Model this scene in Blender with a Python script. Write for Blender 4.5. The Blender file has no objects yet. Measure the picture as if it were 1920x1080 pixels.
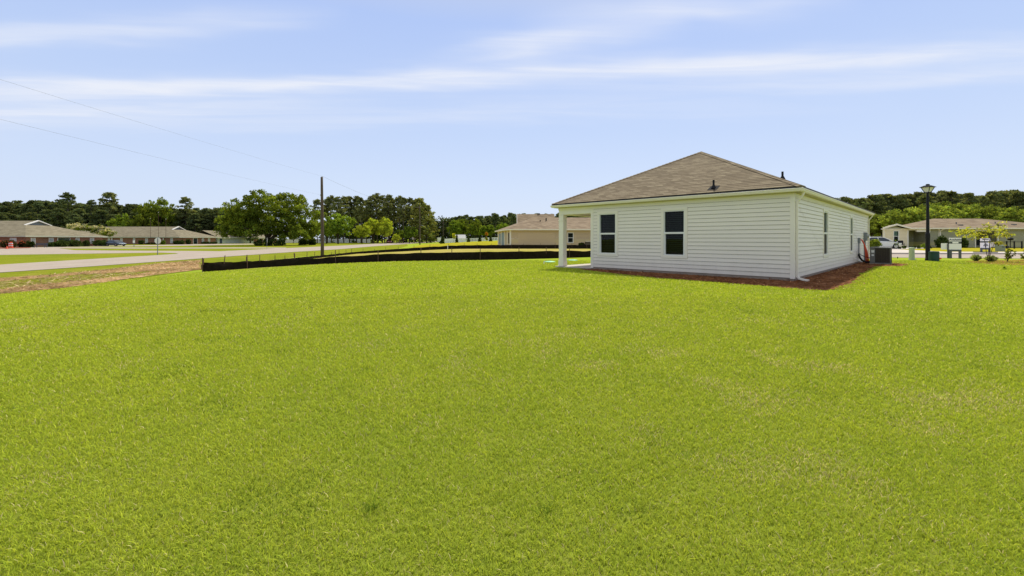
import bpy, bmesh, math, random
import numpy as np
from mathutils import Vector, Matrix

sc = bpy.context.scene
col = sc.collection
RND = random.Random(11)
CAMZ, FPX, CX, HY = 1.215, 800.0, 960.0, 448.0     # surveyed eye height, focal length and horizon

# ------------------------------------------------------------------ terrain
def sm(t):
    t = 0.0 if t < 0 else (1.0 if t > 1 else t)
    return t * t * (3 - 2 * t)

def gz(x, y):
    return (-0.42 * sm((-5 - x) / 13) - 0.13 * sm((-30 - x) / 40)
            + 0.6 * sm((y - 60) / 50) * sm((x + 28) / 14))

def nsm(t):
    t = np.clip(t, 0, 1)
    return t * t * (3 - 2 * t)

def ngz(x, y):
    return (-0.42 * nsm((-5 - x) / 13) - 0.13 * nsm((-30 - x) / 40)
            + 0.6 * nsm((y - 60) / 50) * nsm((x + 28) / 14))

def at(px, d):
    return (px - CX) / FPX * d

def hz(py, d):
    return CAMZ - (py - HY) / FPX * d

def gp(px, py):
    """ground point seen in the survey photo at (px, py)"""
    s, t = (px - CX) / FPX, (HY - py) / FPX
    a, b = 0.5, 0.5
    while b < 3000 and CAMZ + t * b > gz(s * b, b):
        a, b = b, b * 1.03
    for _ in range(40):
        m = (a + b) / 2
        if CAMZ + t * m > gz(s * m, m):
            a = m
        else:
            b = m
    return Vector((s * b, b, gz(s * b, b)))

# ------------------------------------------------------------------ objects
def tag(o, label=None, cat=None, group=None, kind=None):
    if label: o['label'] = label
    if cat: o['category'] = cat
    if group: o['group'] = group
    if kind: o['kind'] = kind
    return o

def thing(name, label, cat, loc=(0, 0, 0), rz=0.0, group=None):
    o = bpy.data.objects.new(name, None)
    o.empty_display_size = 0.2
    col.objects.link(o)
    o.location = loc
    o.rotation_euler = (0, 0, rz)
    return tag(o, label, cat, group)

class MB:
    def __init__(self):
        self.v, self.f = [], []

    def add(self, vs, fs):
        n = len(self.v)
        self.v += [tuple(p) for p in vs]
        self.f += [tuple(i + n for i in q) for q in fs]
        return self

    def hexa(self, p):      # 8 corners: lower ring 0-3, upper ring 4-7
        return self.add(p, [(0, 3, 2, 1), (4, 5, 6, 7), (0, 1, 5, 4), (1, 2, 6, 5), (2, 3, 7, 6), (3, 0, 4, 7)])

    def box(self, x0, x1, y0, y1, z0, z1, M=None):
        p = [(x0, y0, z0), (x1, y0, z0), (x1, y1, z0), (x0, y1, z0), (x0, y0, z1), (x1, y0, z1), (x1, y1, z1), (x0, y1, z1)]
        if M: p = [M @ Vector(q) for q in p]
        return self.hexa(p)

    def tbox(self, T, a0, a1, o0, o1, z0, z1):
        return self.hexa([T(a0, o0, z0), T(a1, o0, z0), T(a1, o1, z0), T(a0, o1, z0),
                          T(a0, o0, z1), T(a1, o0, z1), T(a1, o1, z1), T(a0, o1, z1)])

    def cyl(self, p0, p1, r0, r1=None, n=12, cap=True):
        return self.tube([p0, p1], [r0, r0 if r1 is None else r1], n, cap)

    def tube(self, pts, rs, n=8, cap=True):
        pts = [Vector(p) for p in pts]
        if not isinstance(rs, (list, tuple)): rs = [rs] * len(pts)
        vs, fs = [], []
        ref = Vector((0.13, 0.97, 0.2))
        for i, p in enumerate(pts):
            d = (pts[min(i + 1, len(pts) - 1)] - pts[max(i - 1, 0)]).normalized()
            r = ref if abs(d.dot(ref)) < 0.9 else Vector((1, 0, 0))
            a = d.cross(r).normalized(); b = d.cross(a)
            for k in range(n):
                t = 2 * math.pi * k / n
                vs.append(p + (a * math.cos(t) + b * math.sin(t)) * rs[i])
        for i in range(len(pts) - 1):
            for k in range(n):
                k2 = (k + 1) % n
                fs.append((i * n + k, i * n + k2, (i + 1) * n + k2, (i + 1) * n + k))
        if cap:
            fs.append(tuple(range(n))[::-1]); fs.append(tuple((len(pts) - 1) * n + k for k in range(n)))
        return self.add(vs, fs)

    def lathe(self, prof, c=(0, 0, 0), n=20):
        vs, fs = [], []
        for r, z in prof:
            for k in range(n):
                t = 2 * math.pi * k / n
                vs.append((c[0] + r * math.cos(t), c[1] + r * math.sin(t), c[2] + z))
        for i in range(len(prof) - 1):
            for k in range(n):
                k2 = (k + 1) % n
                fs.append((i * n + k, i * n + k2, (i + 1) * n + k2, (i + 1) * n + k))
        fs.append(tuple(range(n))[::-1]); fs.append(tuple((len(prof) - 1) * n + k for k in range(n)))
        return self.add(vs, fs)

    def loft(self, rings, cap=True):
        n = len(rings[0]); vs = [p for r in rings for p in r]; fs = []
        for i in range(len(rings) - 1):
            for k in range(n):
                k2 = (k + 1) % n
                fs.append((i * n + k, i * n + k2, (i + 1) * n + k2, (i + 1) * n + k))
        if cap:
            fs.append(tuple(range(n))[::-1]); fs.append(tuple((len(rings) - 1) * n + k for k in range(n)))
        return self.add(vs, fs)

    def poly(self, pts):
        return self.add(pts, [tuple(range(len(pts)))])

    def mesh(self, name, mat, smooth=False, fix=True):
        me = bpy.data.meshes.new(name)
        me.from_pydata([tuple(map(float, p)) for p in self.v], [], self.f)
        if fix:
            bm = bmesh.new(); bm.from_mesh(me)
            bmesh.ops.recalc_face_normals(bm, faces=bm.faces)
            bm.to_mesh(me); bm.free()
        me.materials.append(mat)
        if smooth:
            me.polygons.foreach_set('use_smooth', [True] * len(me.polygons))
        me.update()
        return me

    def build(self, name, mat, parent=None, smooth=False, fix=True, bevel=0):
        o = bpy.data.objects.new(name, self.mesh(name, mat, smooth, fix))
        col.objects.link(o)
        if parent: o.parent = parent
        if bevel:
            m = o.modifiers.new('Bevel', 'BEVEL'); m.width = bevel; m.segments = 2; m.limit_method = 'ANGLE'
        return o

# ------------------------------------------------------------------ materials
def nodes_of(name):
    m = bpy.data.materials.new(name); m.use_nodes = True
    nt = m.node_tree; nt.nodes.clear()
    out = nt.nodes.new('ShaderNodeOutputMaterial')
    return m, nt, out

def nd(nt, kind, **kw):
    n = nt.nodes.new(kind)
    for k, v in kw.items():
        if k in n.inputs.keys() if isinstance(k, str) else False:
            n.inputs[k].default_value = v
        else:
            setattr(n, k, v)
    return n

def L(nt, a, b): nt.links.new(a, b)

def mixc(nt, fac, a, b, mode='MIX'):
    n = nt.nodes.new('ShaderNodeMix'); n.data_type = 'RGBA'; n.blend_type = mode
    for s, v in ((n.inputs[0], fac), (n.inputs[6], a), (n.inputs[7], b)):
        if hasattr(v, 'is_output'): L(nt, v, s)
        elif isinstance(v, (int, float)): s.default_value = v
        else: s.default_value = (*v[:3], 1)
    return n.outputs[2]

def math_(nt, op, a, b=0.0, c=None):
    n = nt.nodes.new('ShaderNodeMath'); n.operation = op
    for i, v in enumerate((a, b, c)):
        if v is None: continue
        if hasattr(v, 'is_output'): L(nt, v, n.inputs[i])
        else: n.inputs[i].default_value = v
    return n.outputs[0]

def ramp(nt, fac, stops):
    n = nt.nodes.new('ShaderNodeValToRGB')
    e = n.color_ramp.elements
    while len(e) < len(stops): e.new(0.5)
    for q, (p, c) in zip(e, stops):
        q.position = p
        q.color = (*c, 1) if isinstance(c, (tuple, list)) else (c, c, c, 1)
    L(nt, fac, n.inputs[0])
    return n.outputs[0]

def noise(nt, vec, scale, detail=3, rough=0.55, dist=0.0):
    n = nt.nodes.new('ShaderNodeTexNoise')
    n.inputs['Scale'].default_value = scale; n.inputs['Detail'].default_value = detail
    n.inputs['Roughness'].default_value = rough; n.inputs['Distortion'].default_value = dist
    if vec is not None: L(nt, vec, n.inputs['Vector'])
    return n.outputs['Fac']

def objco(nt, world=False):
    if world:
        return nt.nodes.new('ShaderNodeNewGeometry').outputs['Position']
    return nt.nodes.new('ShaderNodeTexCoord').outputs['Object']

def mapv(nt, vec, sx=1, sy=1, sz=1):
    n = nt.nodes.new('ShaderNodeVectorMath'); n.operation = 'MULTIPLY'
    L(nt, vec, n.inputs[0]); n.inputs[1].default_value = (sx, sy, sz)
    return n.outputs[0]

def principled(nt, out, base, rough=0.6, metal=0.0, spec=0.5, bump=None, bstr=0.2, bdist=0.02):
    p = nt.nodes.new('ShaderNodeBsdfPrincipled')
    if hasattr(base, 'is_output'): L(nt, base, p.inputs['Base Color'])
    else: p.inputs['Base Color'].default_value = (*base, 1)
    p.inputs['Roughness'].default_value = rough; p.inputs['Metallic'].default_value = metal
    p.inputs['Specular IOR Level'].default_value = spec
    if bump is not None:
        b = nt.nodes.new('ShaderNodeBump'); b.inputs['Strength'].default_value = bstr
        b.inputs['Distance'].default_value = bdist
        L(nt, bump, b.inputs['Height']); L(nt, b.outputs[0], p.inputs['Normal'])
    L(nt, p.outputs[0], out.inputs[0])
    return p

def plain(name, c, rough=0.6, metal=0.0, var=0.12, scale=3.0, spec=0.4, bstr=0.0):
    m, nt, out = nodes_of(name)
    v = objco(nt)
    f = noise(nt, v, scale, 4)
    lo = tuple(max(0, x * (1 - var)) for x in c); hi = tuple(min(1, x * (1 + var)) for x in c)
    base = mixc(nt, f, lo, hi)
    principled(nt, out, base, rough, metal, spec, f if bstr else None, bstr)
    return m

def foliage(name, c, trans=0.35, var=0.25, tint=(1.25, 1.15, 0.5)):
    m, nt, out = nodes_of(name)
    a = nd(nt, 'ShaderNodeAttribute', attribute_name='Col')
    oi = nt.nodes.new('ShaderNodeObjectInfo')
    k = math_(nt, 'MULTIPLY_ADD', oi.outputs['Random'], var * 2, 1 - var)
    base = mixc(nt, 1.0, a.outputs['Color'], c, 'MULTIPLY')
    kk = nt.nodes.new('ShaderNodeVectorMath'); kk.operation = 'SCALE'
    L(nt, base, kk.inputs[0]); L(nt, k, kk.inputs['Scale'])
    d = nt.nodes.new('ShaderNodeBsdfDiffuse'); t = nt.nodes.new('ShaderNodeBsdfTranslucent')
    L(nt, kk.outputs[0], d.inputs['Color'])
    tc = mixc(nt, 1.0, kk.outputs[0], tint, 'MULTIPLY')
    L(nt, tc, t.inputs['Color'])
    x = nt.nodes.new('ShaderNodeMixShader'); x.inputs[0].default_value = trans
    L(nt, d.outputs[0], x.inputs[1]); L(nt, t.outputs[0], x.inputs[2]); L(nt, x.outputs[0], out.inputs[0])
    return m

def shingles(name, a, b, c, kh=2.25, bw=0.32, rh=0.14, var=1.0):
    m, nt, out = nodes_of(name)
    v = objco(nt)
    s = nt.nodes.new('ShaderNodeSeparateXYZ'); L(nt, v, s.inputs[0])
    u = math_(nt, 'ADD', s.outputs[0], s.outputs[1])
    w = math_(nt, 'MULTIPLY', s.outputs[2], kh)
    cb = nt.nodes.new('ShaderNodeCombineXYZ'); L(nt, u, cb.inputs[0]); L(nt, w, cb.inputs[1])
    br = nt.nodes.new('ShaderNodeTexBrick')
    L(nt, cb.outputs[0], br.inputs['Vector'])
    br.inputs['Color1'].default_value = (0, 0, 0, 1); br.inputs['Color2'].default_value = (1, 1, 1, 1)
    br.inputs['Mortar'].default_value = (0.1, 0.1, 0.1, 1)
    br.inputs['Scale'].default_value = 1; br.inputs['Brick Width'].default_value = bw
    br.inputs['Row Height'].default_value = rh; br.inputs['Mortar Size'].default_value = 0.008
    br.inputs['Bias'].default_value = -0.1; br.offset = 0.37; br.squash = 1.0
    st = noise(nt, mapv(nt, cb.outputs[0], 2.2, 8.5, 1), 1.0, 4, 0.65)
    big = noise(nt, v, 0.5, 3)
    tone = math_(nt, 'ADD', math_(nt, 'MULTIPLY', br.outputs['Color'], 0.45), math_(nt, 'MULTIPLY', st, 0.55))
    base = ramp(nt, tone, [(0.12, a), (0.45, b), (0.8, c)])
    base = mixc(nt, math_(nt, 'MULTIPLY', big, 0.35), base, b)
    fine = noise(nt, v, 90, 2)
    base = mixc(nt, math_(nt, 'MULTIPLY', fine, 0.25), base, tuple(x * 0.5 for x in b))
    h = math_(nt, 'ADD', br.outputs['Color'], math_(nt, 'MULTIPLY', fine, 0.5))
    principled(nt, out, base, 0.95, 0, 0.15, h, 0.55, 0.012)
    return m

def brick(name, a, b, mortar):
    m, nt, out = nodes_of(name)
    v = objco(nt)
    s = nt.nodes.new('ShaderNodeSeparateXYZ'); L(nt, v, s.inputs[0])
    u = math_(nt, 'ADD', s.outputs[0], s.outputs[1])
    cb = nt.nodes.new('ShaderNodeCombineXYZ'); L(nt, u, cb.inputs[0]); L(nt, s.outputs[2], cb.inputs[1])
    br = nt.nodes.new('ShaderNodeTexBrick'); L(nt, cb.outputs[0], br.inputs['Vector'])
    br.inputs['Color1'].default_value = (*a, 1); br.inputs['Color2'].default_value = (*b, 1)
    br.inputs['Mortar'].default_value = (*mortar, 1); br.inputs['Scale'].default_value = 1
    br.inputs['Brick Width'].default_value = 0.22; br.inputs['Row Height'].default_value = 0.075
    br.inputs['Mortar Size'].default_value = 0.01
    f = noise(nt, v, 0.7, 4)
    base = mixc(nt, math_(nt, 'MULTIPLY', f, 0.4), br.outputs['Color'], tuple(x * 0.6 for x in a))
    principled(nt, out, base, 0.9, 0, 0.2)
    return m

def glass(name, tint=(0.02, 0.025, 0.025), refl=0.35):
    m, nt, out = nodes_of(name)
    g = nt.nodes.new('ShaderNodeBsdfGlossy'); g.inputs['Roughness'].default_value = 0.02
    v = objco(nt); f = noise(nt, v, 1.2, 2)
    bp = nt.nodes.new('ShaderNodeBump'); bp.inputs['Strength'].default_value = 0.03; bp.inputs['Distance'].default_value = 0.02
    L(nt, f, bp.inputs['Height']); L(nt, bp.outputs[0], g.inputs['Normal'])
    t = nt.nodes.new('ShaderNodeBsdfTransparent'); t.inputs['Color'].default_value = (0.62, 0.7, 0.66, 1)
    fr = nt.nodes.new('ShaderNodeFresnel'); fr.inputs['IOR'].default_value = 1.5
    k = math_(nt, 'MULTIPLY_ADD', fr.outputs[0], 0.2, refl * 0.02)
    x = nt.nodes.new('ShaderNodeMixShader'); L(nt, k, x.inputs[0])
    L(nt, t.outputs[0], x.inputs[1]); L(nt, g.outputs[0], x.inputs[2]); L(nt, x.outputs[0], out.inputs[0])
    return m

def ground_mat(name, c1, c2, c3, dry=(0.3, 0.2, 0.07), dryamt=0.4):
    m, nt, out = nodes_of(name)
    v = objco(nt, True)
    n1 = noise(nt, v, 0.13, 4, 0.6); n2 = noise(nt, v, 1.1, 4, 0.65); n3 = noise(nt, v, 14, 3, 0.7)
    t = math_(nt, 'ADD', math_(nt, 'MULTIPLY', n1, 0.55), math_(nt, 'MULTIPLY', n2, 0.45))
    base = ramp(nt, t, [(0.34, c1), (0.5, c2), (0.66, c3)])
    dm = ramp(nt, math_(nt, 'MULTIPLY_ADD', n2, 0.6, math_(nt, 'MULTIPLY', noise(nt, v, 0.42, 5, 0.7), 0.6)), [(0.63, 0.0), (0.78, 1.0)])
    base = mixc(nt, math_(nt, 'MULTIPLY', dm, dryamt), base, dry)
    sp = ramp(nt, n3, [(0.3, 0.62), (0.55, 1.0), (0.75, 1.2)])
    base = mixc(nt, 0.75, base, sp, 'MULTIPLY')
    principled(nt, out, base, 1.0, 0, 0.0, n3, 0.8, 0.05)
    return m

def soil_mat(name, stops, scale=7, rough=1.0, bstr=0.8):
    m, nt, out = nodes_of(name)
    v = objco(nt, True)
    n1 = noise(nt, v, scale * 0.12, 4, 0.6); n2 = noise(nt, v, scale, 5, 0.7)
    t = math_(nt, 'ADD', math_(nt, 'MULTIPLY', n1, 0.5), math_(nt, 'MULTIPLY', n2, 0.5))
    base = ramp(nt, t, stops)
    principled(nt, out, base, rough, 0, 0.05, n2, bstr, 0.05)
    return m

M = {}
def vinyl(name, c):
    m, nt, out = nodes_of(name)
    v = objco(nt)
    f = noise(nt, v, .7, 4, .6); f2 = noise(nt, mapv(nt, v, 1, 1, .25), 5, 4, .7)
    base = mixc(nt, f, tuple(x * .94 for x in c), tuple(x * 1.05 for x in c))
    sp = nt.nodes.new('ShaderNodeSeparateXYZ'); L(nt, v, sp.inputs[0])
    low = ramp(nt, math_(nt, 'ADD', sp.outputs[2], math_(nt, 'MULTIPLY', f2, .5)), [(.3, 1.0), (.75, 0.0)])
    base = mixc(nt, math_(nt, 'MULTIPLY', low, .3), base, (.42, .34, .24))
    wv = noise(nt, mapv(nt, v, .8, .8, 3), 1.6, 3)
    principled(nt, out, base, .5, 0, .35, wv, .12, .03)
    return m
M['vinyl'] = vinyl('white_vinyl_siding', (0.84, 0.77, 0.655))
M['trim'] = plain('white_trim', (0.84, 0.775, 0.655), 0.5, var=0.04, scale=2)
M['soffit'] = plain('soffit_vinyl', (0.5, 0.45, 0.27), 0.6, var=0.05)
M['frame'] = plain('window_vinyl', (0.8, 0.79, 0.74), 0.4, var=0.03)
M['shingle'] = shingles('brown_shingles', (0.12, 0.09, 0.053), (0.22, 0.172, 0.107), (0.36, 0.298, 0.19))
M['shingle_tan'] = shingles('tan_shingles', (0.13, 0.09, 0.053), (0.235, 0.175, 0.11), (0.37, 0.29, 0.19), bw=0.6, rh=0.28)
M['shingle_old'] = shingles('weathered_shingles', (0.14, 0.12, 0.075), (0.215, 0.185, 0.12), (0.28, 0.245, 0.165), bw=0.9, rh=0.4)
M['slab'] = plain('concrete_slab', (0.33, 0.27, 0.205), 0.9, var=0.25, scale=5, bstr=0.3)
M['concrete'] = plain('pale_concrete', (0.5, 0.44, 0.37), 0.9, var=0.12, scale=1.5)
M['drip'] = plain('dark_drip_edge', (0.015, 0.013, 0.012), 0.6)
M['glass'] = glass('window_glass')
M['blind'] = plain('window_blind', (0.05, 0.065, 0.056), 0.8, spec=.1)
M['dark'] = plain('dark_interior', (0.008, 0.009, 0.008), 0.9)
M['screen'] = plain('insect_screen', (0.06, 0.05, 0.035), 0.9)
M['black'] = plain('black_paint', (0.012, 0.012, 0.014), 0.5, var=0.2, spec=.2)
M['rubber'] = plain('black_rubber', (0.02, 0.02, 0.02), 0.9, spec=.1)
M['grey_metal'] = plain('grey_metal', (0.22, 0.24, 0.25), 0.45, 0.3)
M['pale_metal'] = plain('pale_metal', (0.5, 0.5, 0.48), 0.5, 0.3)
M['ac_case'] = plain('ac_casing', (0.17, 0.165, 0.15), 0.5, 0.2)
M['ac_grille'] = plain('ac_grille', (0.075, 0.06, 0.042), 0.7, 0.1)
M['orange'] = plain('orange_conduit', (0.75, 0.09, 0.025), 0.5)
M['orange_plastic'] = plain('orange_plastic', (0.75, 0.11, 0.04), 0.5)
M['white_paint'] = plain('white_paint', (0.82, 0.79, 0.72), 0.5, var=0.05)
M['label'] = plain('white_label', (0.7, 0.7, 0.68), 0.6)
M['fabric'] = plain('black_silt_fabric', (0.019, 0.015, 0.01), 1.0, var=0.6, scale=6, spec=0.0, bstr=0.3)
M['stake'] = plain('wood_stake', (0.12, 0.07, 0.045), 0.9)
M['tan_siding'] = plain('tan_siding', (0.58, 0.43, 0.25), 0.6, var=0.05)
M['cream_siding'] = plain('cream_siding', (0.86, 0.73, 0.49), 0.6, var=0.05)
M['olive_siding'] = plain('olive_siding', (0.35, 0.335, 0.205), 0.6, var=0.05)
M['brick'] = brick('red_brick', (0.27, 0.1, 0.055), (0.34, 0.15, 0.085), (0.36, 0.27, 0.19))
M['pale_green'] = plain('pale_green_board', (0.52, 0.56, 0.47), 0.7, var=0.05)
M['fascia_green'] = plain('pale_fascia', (0.5, 0.51, 0.38), 0.7, var=0.05)
M['blue_door'] = plain('blue_grey_door', (0.2, 0.28, 0.33), 0.5)
M['navy_door'] = plain('navy_door', (0.04, 0.06, 0.1), 0.5)
M['bark'] = plain('tree_bark', (0.075, 0.055, 0.04), 0.95, var=0.4, scale=2)
M['pale_bark'] = plain('pine_bark', (0.11, 0.085, 0.07), 0.95, var=0.4, scale=1)
M['pole_wood'] = plain('weathered_pole', (0.1, 0.075, 0.052), 0.95, var=0.35, scale=2.5)
M['wire'] = plain('power_wire', (0.2, 0.21, 0.22), 0.6)
M['green_plastic'] = plain('dark_green_plastic', (0.012, 0.05, 0.035), 0.45)
M['pale_green_plastic'] = plain('pale_green_plastic', (0.42, 0.47, 0.33), 0.5)
M['mint'] = plain('mint_green_plastic', (0.25, 0.6, 0.32), 0.5)
M['sign_grey'] = plain('sign_grey_wood', (0.1, 0.105, 0.11), 0.7)
M['sign_white'] = plain('sign_white', (0.93, 0.88, 0.87), 0.5, var=0.03)
M['ink'] = plain('sign_ink', (0.02, 0.025, 0.06), 0.6)
M['lamp_glass'] = plain('frosted_lamp_glass', (0.72, 0.7, 0.6), 0.35, var=0.08, scale=6)
M['car_silver'] = plain('blue_grey_car_paint', (0.12, 0.15, 0.18), 0.25, 0.5, var=0.05)
M['car_red'] = plain('red_car_paint', (0.32, 0.05, 0.06), 0.25, 0.2, var=0.05)
M['car_white'] = plain('white_car_paint', (0.7, 0.7, 0.68), 0.25, 0.0, var=0.04)
M['car_glass'] = plain('car_glass', (0.015, 0.022, 0.022), 0.08, 0, spec=0.8)
M['chrome'] = plain('wheel_alloy', (0.45, 0.45, 0.46), 0.35, 0.8)
M['headlight'] = plain('headlight_lens', (0.75, 0.75, 0.75), 0.15)
M['taillight'] = plain('taillight_lens', (0.5, 0.02, 0.02), 0.2)
M['bench'] = plain('grey_bench', (0.09, 0.1, 0.12), 0.7)
M['navy'] = plain('navy_plastic', (0.015, 0.02, 0.08), 0.5)
M['stone'] = plain('pale_stone', (0.62, 0.57, 0.5), 0.9, var=0.25, scale=4)
M['transformer'] = plain('green_grey_steel', (0.24, 0.27, 0.19), 0.5)

M['oak'] = foliage('oak_leaves', (0.165, 0.215, 0.03), 0.44)
M['broad'] = foliage('broad_leaves', (0.19, 0.27, 0.035), 0.42)
M['lime'] = foliage('lime_leaves', (0.36, 0.42, 0.045), 0.45)
M['wood'] = foliage('wood_edge_leaves', (0.23, 0.29, 0.055), 0.44, .3)
M['pine'] = foliage('pine_needles', (0.17, 0.19, 0.075), 0.36)
M['darkpine'] = foliage('dark_pine_needles', (0.125, 0.155, 0.065), 0.36)
M['brownpine'] = foliage('brownish_needles', (0.22, 0.23, 0.07), 0.35)
M['hedge'] = foliage('hedge_leaves', (0.06, 0.09, 0.022), 0.25)
M['azalea'] = foliage('azalea_leaves', (0.06, 0.06, 0.02), 0.25)
M['red_leaf'] = foliage('redbud_leaves', (0.34, 0.36, 0.06), 0.5)
M['yellow_leaf'] = foliage('yellow_leaves', (0.4, 0.42, 0.04), 0.5)
M['orange_leaf'] = foliage('orange_leaves', (0.55, 0.27, 0.04), 0.5)
M['flower'] = foliage('pale_flowers', (0.7, 0.66, 0.42), 0.4)
M['tuft'] = foliage('ornamental_grass', (0.24, 0.3, 0.1), 0.45)
M['blade'] = foliage('lawn_blades', (1, 1, 1), 0.4, 0.0, (1.15, 1.1, .75))

M['thatch'] = soil_mat('grass_thatch', [(0.3, (0.16, 0.21, 0.024)), (0.5, (0.23, 0.28, 0.03)), (0.7, (0.3, 0.31, 0.06))], 30)
M['lawn'] = ground_mat('lawn_ground', (0.25, 0.335, 0.032), (0.3, 0.378, 0.036), (0.355, 0.41, 0.044), dryamt=0.25)
M['yard'] = ground_mat('yellow_green_yard', (0.3, 0.29, 0.02), (0.36, 0.325, 0.024), (0.39, 0.345, 0.035), dryamt=0.3)
M['dry'] = ground_mat('dry_straw_grass', (0.29, 0.3, 0.04), (0.4, 0.345, 0.085), (0.47, 0.38, 0.15), dryamt=0.6, dry=(0.42, 0.24, 0.12))
M['verge'] = ground_mat('verge_grass', (0.16, 0.205, 0.02), (0.215, 0.245, 0.02), (0.29, 0.275, 0.035), dryamt=0.35)
M['dirt'] = soil_mat('straw_and_dirt', [(0.36, (0.12, 0.08, 0.03)), (0.45, (0.25, 0.155, 0.065)), (0.51, (0.44, 0.275, 0.13)), (0.62, (0.64, 0.44, 0.24))], 3.5)
M['mulch'] = soil_mat('red_brown_mulch', [(0.34, (0.06, 0.024, 0.011)), (0.48, (0.17, 0.07, 0.03)), (0.56, (0.27, 0.12, 0.055)), (0.66, (0.44, 0.23, 0.11))], 6)
M['asphalt'] = soil_mat('sun_bleached_asphalt', [(0.3, (0.31, 0.258, 0.205)), (0.5, (0.37, 0.312, 0.25)), (0.7, (0.43, 0.37, 0.305))], 5, 0.95, 0.15)

# ------------------------------------------------------------------ ground
def grid_mesh(name, xs, ys, zf, mat):
    X, Y = np.meshgrid(xs, ys); Z = zf(X, Y)
    v = np.stack([X, Y, Z], -1).reshape(-1, 3)
    nx, ny = len(xs), len(ys)
    i = (np.arange(ny - 1)[:, None] * nx + np.arange(nx - 1)[None]).reshape(-1)
    f = np.stack([i, i + 1, i + nx + 1, i + nx], -1)
    me = bpy.data.meshes.new(name)
    me.from_pydata(v.tolist(), [], f.tolist())
    me.materials.append(mat); me.polygons.foreach_set('use_smooth', [True] * len(me.polygons)); me.update()
    o = bpy.data.objects.new(name, me); col.objects.link(o)
    return o

xs = np.concatenate([-np.geomspace(2600, 82, 24), np.arange(-80, 70, 1.0), np.geomspace(71, 2600, 26)])
ys = np.concatenate([-np.geomspace(900, 12, 14), np.arange(-10, 130, 1.25), np.geomspace(131, 4200, 34)])
tag(grid_mesh('ground', xs, ys, lambda x, y: ngz(x, y), M['lawn']), kind='structure')

def sheet(name, pts, mat, lift, kind='structure', step=1.5, jag=0.0, seed=0):
    """flat sheet laid on the terrain: outline in metres, cut into small faces so that it follows the ground"""
    r = random.Random(seed)
    out = []
    n = len(pts)
    for i in range(n):
        a, b = Vector(pts[i][:2]), Vector(pts[(i + 1) % n][:2])
        k = max(1, int((b - a).length / (step if not jag else min(step, jag * 2.5))))
        for q in range(k):
            p = a.lerp(b, q / k)
            if jag: p = p + Vector((r.uniform(-jag, jag), r.uniform(-jag, jag)))
            out.append(p)
    bm = bmesh.new()
    f = bm.faces.new([bm.verts.new((p.x, p.y, 0)) for p in out])
    f.normal_update()
    bmesh.ops.triangulate(bm, faces=[f], ngon_method='BEAUTY')
    x0, x1 = min(p.x for p in out), max(p.x for p in out); y0, y1 = min(p.y for p in out), max(p.y for p in out)
    sx = max(step, (x1 - x0) / 60); sy = max(step * 2, (y1 - y0) / 50)
    x = x0 + sx
    while x < x1:
        bmesh.ops.bisect_plane(bm, geom=bm.verts[:] + bm.edges[:] + bm.faces[:], plane_co=(x, 0, 0), plane_no=(1, 0, 0)); x += sx
    y = y0 + sy
    while y < y1:
        bmesh.ops.bisect_plane(bm, geom=bm.verts[:] + bm.edges[:] + bm.faces[:], plane_co=(0, y, 0), plane_no=(0, 1, 0)); y += sy
    for v in bm.verts: v.co.z = gz(v.co.x, v.co.y) + lift
    bmesh.ops.recalc_face_normals(bm, faces=bm.faces)
    if sum(f.normal.z for f in bm.faces) < 0: bmesh.ops.reverse_faces(bm, faces=bm.faces)
    me = bpy.data.meshes.new(name); bm.to_mesh(me); bm.free()
    me.materials.append(mat)
    o = bpy.data.objects.new(name, me); col.objects.link(o)
    if kind: o['kind'] = kind
    return o

def P(*l): return [gp(a, b) for a, b in l]

# road and drives on the far side of the ditch
road_near = P((-150, 523), (0, 512), (160, 501), (300, 491), (440, 480.5), (540, 473.5), (640, 467.3), (700, 462), (760, 457.8), (815, 454.3))
road_far = P((-150, 505.5), (0, 497), (160, 487), (300, 478.5), (420, 471), (540, 465.3), (640, 460.8), (700, 457.2), (760, 454.9), (815, 453.2))
road_near = [Vector((-21, -60, 0)), Vector((-22.5, 0, 0))] + road_near
road_far = [Vector((-28.5, -60, 0)), Vector((-29.5, 0, 0))] + road_far
e1, e2 = road_near[-1], road_far[-1]
road_near.append(Vector((e1.x - 8, e1.y + 120, 0))); road_far.append(Vector((e2.x - 14, e2.y + 80, 0)))
road = sheet('road', road_near + road_far[::-1], M['asphalt'], 0.03, step=2)
sheet('verge', [(-200, -80), (-16, -80), (-14.5, 0), (-14.6, 12), (-15.2, 18), (-18.5, 30), (-20, 42), (-19, 52), (-17, 60), (-22, 90), (-32, 130), (-60, 260), (-420, 300), (-420, -80)], M['verge'], 0.012, step=4)
side = P((330, 474.9), (300, 473.9), (110, 476.6), (0, 478.3), (-250, 482)) + P((-250, 463.5), (0, 463.8), (110, 463.3), (112, 466.2), (140, 469.3), (310, 470.6), (380, 470.9), (420, 471.4), (400, 474), (360, 476.3), (339, 477.6))
sheet('driveway', side, M['asphalt'], 0.022, step=3)
sheet('drive', P((300, 466.3), (440, 466), (540, 466.5), (536, 464.4), (440, 464.1), (300, 464.4), (140, 463.8), (110, 463.4), (110, 466), (140, 466)), M['asphalt'], 0.026, step=3)
sheet('parking', P((110, 463.2), (180, 462.6), (300, 461.6), (380, 460.2), (450, 458.9), (478, 458.3), (478, 456.9), (380, 457.9), (300, 459.3), (180, 461.3), (110, 462)), M['asphalt'], 0.024, step=4)
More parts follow.
